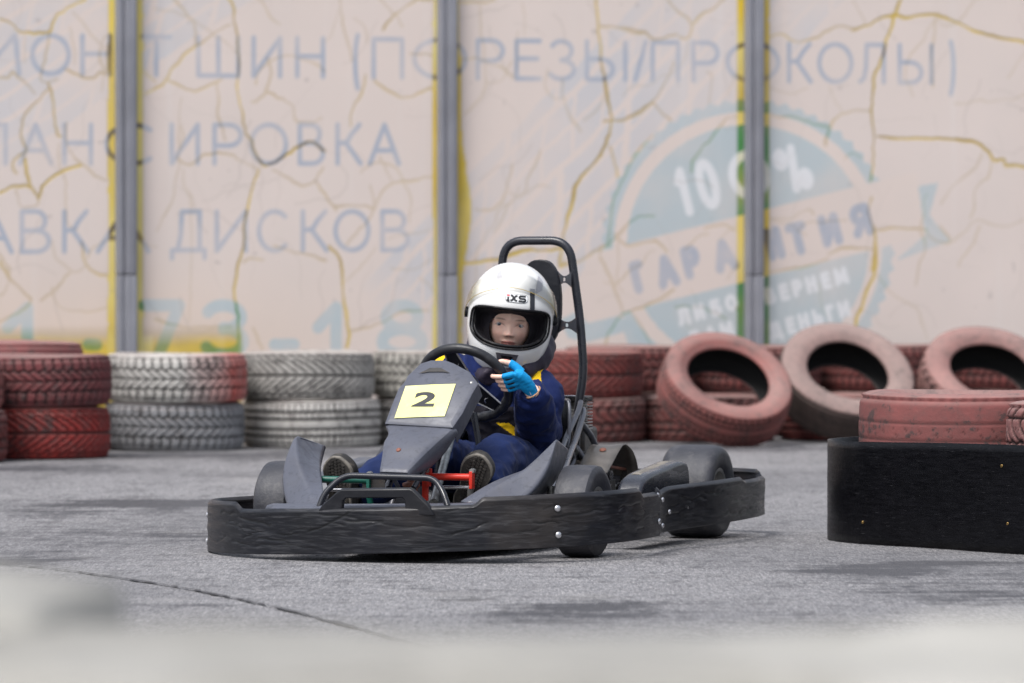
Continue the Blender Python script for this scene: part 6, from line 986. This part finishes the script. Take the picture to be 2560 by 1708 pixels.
    # shoes
    def shoe(heel, toe, s):
        heel, toe = Vector(heel), Vector(toe); l = (toe - heel); L = l.length; l.normalize(); side = Vector((1, .10 * s, 0)); side = (side - l * side.dot(l)).normalized(); n = side.cross(l); n = n if n.y < 0 else -n     # n leaves the sole towards the front
        out = [(-.02, .0), (-.012, .026), (.02, .033), (.35 * L, .030), (.62 * L, .040), (.80 * L, .042), (.94 * L, .032), (L + .008, .012), (L + .01, 0), (L + .008, -.014), (.94 * L, -.031), (.80 * L, -.039), (.62 * L, -.037), (.35 * L, -.027), (.02, -.032), (-.012, -.025)]
        pts = [Vector((a, b * 1.16, 0)) for a, b in out]; pts = curve(pts, 4, True); at = lambda a, b, c: heel + l * a + side * b + n * c
        up = MB(); ring = [(1.0, 0.0), (1.03, -.012), (.99, -.03), (.86, -.05), (.60, -.066)]; rows = []
        for f, c in ring:
            cx = sum(q.x for q in pts) / len(pts); rows.append([at(cx + (q.x - cx) * f - (.0 if c > -.04 else .02), q.y * f, c) for q in pts])
        N = len(pts); up.add([q for r_ in rows for q in r_], [(i * N + k, i * N + (k + 1) % N, (i + 1) * N + (k + 1) % N, (i + 1) * N + k) for i in range(len(rows) - 1) for k in range(N)] + [tuple(range(N)), tuple(range((len(rows) - 1) * N, len(rows) * N))])
        up.tube([at(.03, 0, -.03), at(.03, 0, -.09)], [.036, .04], 16); S_ = up.build('shoe', worn('dusty_black_shoe', (.03, .027, .025), .7, .3, 20, .2, dirt=(.2, .17, .14), dirt_amt=.5), p, True, 0, 2, 50)
        so = MB(); so.prism([at(q.x, q.y, -.004) for q in pts], n * .014); sole = so.build('sole', worn('scuffed_sole_rim', (.17, .155, .135), .85, .25, 30, .3, dirt=(.05, .045, .04), dirt_amt=.7), S_, True, .003)
        tr = MB(); M3 = Matrix((side, l, n)).transposed(); cx = .5 * L
        ins = [Vector((cx + (q.x - cx) * .94, q.y * .88, 0)) for q in pts]; tr.prism([at(q.x, q.y, .0102) for q in ins], n * .0012)
        for i in range(19):
            for jx in range(-3, 4):
                a = -.012 + i * (L + .016) / 18; b = jx * .0112; hwid = .9 * np.interp(a, [-.02, -.01, .02, .35 * L, .62 * L, .8 * L, .94 * L, L + .01], [.006, .023, .030, .026, .036, .038, .029, .006])
                if abs(b) < hwid - .004: ang = (.5 if jx % 2 else -.5); c_, s_ = math.cos(ang), math.sin(ang); tr.box(at(a + .003 * (jx % 2), b, .0128), (.0085, .0055, .0045), M3 @ Matrix(((c_, -s_, 0), (s_, c_, 0), (0, 0, 1))))
        tr.build('tread', worn('worn_sole_rubber', (.034, .030, .027), .8, .35, 25, .2, dirt=(.10, .088, .075), dirt_amt=.6), S_, False)
    shoe((.105, .004, .145), (.168, -.034, .280), 1); shoe((-.276, .004, .125), (-.272, -.034, .270), -1)
    # helmet
    h = empty('helmet'); h.parent = p; h.matrix_local = Matrix.Translation(HC) @ HM.to_4x4()
    def rad(d):
        x, y, z = d; a = .1305; b = (.158 + .012 * max(0, min(1, -z * 2))) if y < 0 else .172; c = .157 if z > 0 else .186; pw = 2.12 if z > 0 else 2.12 + .5 * min(1, -z * 1.2)
        if z < 0: a *= 1 - .03 * min(1, -z)
        return (abs(x / a) ** pw + abs(y / b) ** pw + abs(z / c) ** pw) ** (-1 / pw)
    def srf(d, off=0.0): d = Vector(d).normalized(); return d * (rad(d) + off)
    def front(x, z, off=0.0):
        lo, hi = .0, .2
        for _ in range(30):
            mid = (lo + hi) / 2; d = Vector((x, -mid, z)); L_ = d.length
            if L_ < rad(d.normalized()): lo = mid
            else: hi = mid
        return srf((x, -lo, z), off)
    NTH = 128; dense = []
    for i in range(1440):
        a = 2 * math.pi * i / 1440; cx, sn = math.cos(a), math.sin(a); e = 5.5 if sn > 0 else 2.4; x = .119 * math.copysign(abs(cx) ** (2 / e), cx); z = -.026 + .060 * math.copysign(abs(sn) ** (2 / e), sn) - (.10 * x * x if sn > 0 else 0); dense.append((x, z))
    dl = np.array(dense); ln = np.concatenate([[0], np.cumsum(np.linalg.norm(np.diff(np.vstack([dl, dl[:1]]), axis=0), axis=1))]); tt = np.linspace(0, ln[-1], NTH + 1)[:-1]
    xs, zs = np.interp(tt, ln, np.append(dl[:, 0], dl[0, 0])), np.interp(tt, ln, np.append(dl[:, 1], dl[0, 1])); port = [front(x, z).normalized() for x, z in zip(xs, zs)]
    S_ = 44; vs = []; back = Vector((0, 1, .12)).normalized()
    for k2 in range(S_ + 1):
        f = k2 / S_; f = f ** 1.15
        for d in port:
            q = d.slerp(back, f * .998) if d.angle(back) < 3.1 else d; vs.append(srf(q, .0 - .004 * math.exp(-f * 60)))
    sh = MB(); sh.add(vs, [(i * NTH + k2, i * NTH + (k2 + 1) % NTH, (i + 1) * NTH + (k2 + 1) % NTH, (i + 1) * NTH + k2) for i in range(S_) for k2 in range(NTH)] + [tuple(range(S_ * NTH, (S_ + 1) * NTH))])
    kk = NT('white_gel_coat'); co = kk.co(); n = kk.noise(co, 22, 6, .7); dots = kk.noise(co, 75, 3, .6); c = kk.mix(kk.ramp(n, [(.60, 0.0), (.78, .30)]), (.73, .73, .72), (.48, .46, .42)); c = kk.mix(kk.ramp(dots, [(.73, 0.0), (.76, .7)]), c, (.12, .11, .10)); kk.set(Base_Color=c, Roughness=.24, Coat_Weight=.35, Coat_Roughness=.08); WHITE_M = kk.m
    so_ = sh.build('shell', WHITE_M, h, True, 0, 2, 60); q = so_.modifiers.new('thick', 'SOLIDIFY'); q.thickness = .006; q.offset = -1
    BLK = worn('black_gasket', (.006, .006, .008), .45, .2, 20, .1, spec=.25)
    gk = MB(); gk.tube([srf(d, -.001) for d in port], (.0034), 10, True); gk.tube([srf(d, -.012) * .975 for d in port], .0045, 10, True); gk.build('gasket', BLK, h)
    # lining between the opening and the face
    li = MB(); rows = []
    for f in np.linspace(0, 1, 12):
        row = []
        for i, d in enumerate(port):
            a = math.atan2((zs[i] + .026) / .060, xs[i] / .119); ca, sa = math.cos(a), math.sin(a); A_ = srf(d, -.008) * .985; e = 4.0 if sa > 0 else 2.2; inner = Vector((.0605 * math.copysign(abs(ca) ** (2 / e), ca) * (1 - .16 * max(0, -sa)), -.074, -.045 + (.0440 if sa > 0 else .060) * math.copysign(abs(sa) ** (2 / e), sa))); q = A_.lerp(inner, f); q.y += .020 * math.sin(math.pi * f) * (.45 + .55 * abs(ca)) - .006 * math.sin(3 * math.pi * f) * ca * ca; row.append(q)
        rows.append(row)
    rows.append([q + Vector((0, .03, 0)) for q in rows[-1]]); li.add([q for r_ in rows for q in r_], [(i * NTH + k2, i * NTH + (k2 + 1) % NTH, (i + 1) * NTH + (k2 + 1) % NTH, (i + 1) * NTH + k2) for i in range(len(rows) - 1) for k2 in range(NTH)])
    li.build('lining', cloth('dark_helmet_lining', (.012, .010, .014), .35, 300, .4), h)
    def patch(poly, off, mat, name, parent=h, sub=6):
        """a flat outline wrapped on to the shell"""
        bm = bmesh.new(); v = [bm.verts.new((x, 0, z)) for x, z in poly]; bm.faces.new(v); bmesh.ops.triangulate(bm, faces=bm.faces); bmesh.ops.subdivide_edges(bm, edges=bm.edges, cuts=sub, use_grid_fill=True)
        for u in bm.verts: u.co = front(u.co.x, u.co.z, off)
        bmesh.ops.recalc_face_normals(bm, faces=bm.faces); me = bpy.data.meshes.new(name); bm.to_mesh(me); bm.free(); return link(name, me, mat, parent, False)
    VENT = worn('grey_vent', (.44, .44, .47), .5, .15, 30, .1)
    for s in ():  patch([(s * .046, .118), (s * .054, .108), (s * .0525, .086), (s * .030, .074), (s * .034, .078)] if 0 else [(.008 + s * .050, .124), (.008 + s * .055, .108), (.008 + s * .0575, .088), (.008 + s * .044, .070), (.008 + s * .040, .076), (.008 + s * .043, .104)], .0022, VENT, 'vent')
    patch([(-.046, .139), (-.053, .130), (-.054, .108), (-.038, .094), (-.032, .095), (-.032, .102), (-.043, .137)], .0028, VENT, 'vent', sub=10); patch([(.068, .130), (.082, .117), (.084, .092), (.068, .083), (.064, .087)], .0028, VENT, 'vent', sub=10)
    patch([(-.034, -.098), (.034, -.100), (.024, -.130), (.016, -.138), (-.016, -.137), (-.024, -.129)], .002, worn('dark_chin_vent', (.075, .068, .078), .45, .3, 60, .3), 'chin_vent'); patch([(-.018, -.105), (.018, -.106), (.009, -.126), (-.009, -.126)], .0032, BLK, 'chin_vent_mesh')
    patch([(.0485, .086), (.0625, .0845), (.0675, .0350), (.0535, .0365)], .0021, worn('black_tape', (.022, .023, .030), .35, .1), 'tape'); patch([(.0475, .0965), (.0618, .095), (.0625, .085), (.0485, .0865)], .0021, worn('grey_tape', (.30, .31, .34), .4, .1), 'tape')
    # the maker's oval badge with its lettering
    bx, bz = .0115, .0660; rr_ = [(bx + .0335 * math.copysign(abs(math.cos(a)) ** .5, math.cos(a)), bz + .0125 * math.copysign(abs(math.sin(a)) ** .5, math.sin(a))) for a in np.linspace(0, 2 * math.pi, 29)[:-1]]
    bo = patch(rr_, .0010, worn('badge_edge', (.05, .065, .075), .4, .1), 'badge', sub=8); patch([(bx + (x - bx) * .965, bz + (z_ - bz) * .90) for x, z_ in rr_], .0017, worn('badge_field', (.74, .75, .76), .3, .04, dirt_amt=.05), 'badge_field', h, 8)
    def glyph(strokes, w, mat, name, off=.0024):
        mm = MB()
        for st in strokes:
            P_ = [Vector((x, 0, z_)) for x, z_ in st]
            for a_, b_ in zip(P_[:-1], P_[1:]):
                d = (b_ - a_).normalized(); nn = Vector((-d.z, 0, d.x)) * w / 2; n_ = 3; a2, b2 = a_ - d * w * .25, b_ + d * w * .25; vv = []
                for i in range(n_ + 1):
                    c_ = a2.lerp(b2, i / n_); vv += [front(c_.x + nn.x, c_.z + nn.z, off), front(c_.x - nn.x, c_.z - nn.z, off)]
                mm.add(vv, [(2 * i, 2 * i + 1, 2 * i + 3, 2 * i + 2) for i in range(n_)])
        return mm.build(name, mat, h, False)
    ink = worn('badge_ink', (.014, .016, .02), .4, .1); h0, h1 = bz - .0062, bz + .0062; S = lambda cx, w: [(cx + w * math.cos(R(a)), bz + .0034 + .0034 * math.sin(R(a))) for a in (40, 90, 140, 180, 230, 270)] + [(cx + w * math.cos(R(a)), bz - .0032 + .0032 * math.sin(R(a))) for a in (90, 40, 0, -40, -90, -140)]
    h0, h1 = bz - .0078, bz + .0078; A2 = lambda cx, cz, rx, rz, a0, a1: [(cx + rx * math.cos(R(a0 + (a1 - a0) * i / 8)), cz + rz * math.sin(R(a0 + (a1 - a0) * i / 8))) for i in range(9)]
    glyph([[(bx - .0255, h0), (bx - .0255, bz + .0015)], [(bx - .0285, h0), (bx - .0225, h0)]], .0056, ink, 'letter_i'); glyph([[(bx - .0285, h1 - .0012), (bx - .0225, h1 - .0012)]], .0036, worn('badge_red', (.70, .012, .03), .4, .05), 'letter_dot')
    glyph([A2(bx - .0185, bz, .0085, .0072, 80, -80), A2(bx + .0015, bz, .0085, .0072, 100, 260)], .0056, ink, 'letter_x')
    glyph([[(bx + .0245, h1 - .001), (bx + .0135, h1 - .001)] + A2(bx + .0125, bz + .0035, .0050, .0036, 100, 260) + [(bx + .019, bz - .0002)] + A2(bx + .0205, bz - .0040, .0050, .0038, 80, -80) + [(bx + .007, h0 + .001)]], .0052, ink, 'letter_s')
    # raised visor
    vis = NT('clear_yellowed_visor'); vt = vis.t; tr_ = vis.n('BsdfTransparent'); tr_.inputs['Color'].default_value = (.985, .975, .94, 1); gl_ = vis.n('BsdfGlossy'); gl_.inputs['Roughness'].default_value = .06; gl_.inputs['Color'].default_value = (.9, .9, .88, 1); fr_ = vis.n('Fresnel'); fr_.inputs['IOR'].default_value = 1.45; mx = vt.nodes.new('ShaderNodeMixShader'); tn = vis.attr('tint'); vis.l(vis.mix(tn.outputs['Fac'], (.997, .994, .985), (.66, .58, .34)), tr_.inputs['Color']); vis.l(fr_.outputs[0], mx.inputs[0]); vis.l(tr_.outputs[0], mx.inputs[1]); vis.l(gl_.outputs[0], mx.inputs[2]); vis.l(mx.outputs[0], vis.out.inputs['Surface'])
    Nv = 49; lowc = []; vv = []
    for i in range(Nv):
        t_ = -1 + 2 * i / (Nv - 1); az = t_ * R(94); zl = .092 - .108 * abs(t_) ** 1.7; zu = .146 - .090 * abs(t_) ** 1.6
        for j2 in range(8):
            z_ = zl + (zu - zl) * j2 / 7; base_ = Vector((math.sin(az), -math.cos(az), 0)); lo_, hi_ = 0, .25
            for _ in range(26):
                mid = (lo_ + hi_) / 2; d = base_ * mid + Vector((0, 0, z_))
                if d.length < rad(d.normalized()): lo_ = mid
                else: hi_ = mid
            q = base_ * lo_ + Vector((0, 0, z_)); q = q + q.normalized() * (.0085 if j2 < 6 else .007); vv.append(q)
            if j2 == 0: lowc.append(q)
    vm = MB(); vm.add(vv, [(i * 8 + j2, (i + 1) * 8 + j2, (i + 1) * 8 + j2 + 1, i * 8 + j2 + 1) for i in range(Nv - 1) for j2 in range(7)]); vo = vm.build('visor', vis.m, h); fset(vo.data, 'tint', [min(1, max(0, (abs(math.atan2(v.co.x, -v.co.y)) - .9) / .5)) for v in vo.data.vertices])
    eg = MB(); eg.tube(lowc, .0009, 6); eg.build('visor_edge', worn('yellow_visor_edge', (.50, .36, .08), .3, .1), h)
    for s in (1, -1): pv = MB(); d = Vector((s * 1, -.12, -.02)); cpos = srf(d, .004); pv.lathe([(0, -.004), (.016, -.004), (.016, .006), (.010, .009), (0, .009)], cpos, 'x', 24); pv.build('visor_pivot', BLK, h)
build_person()
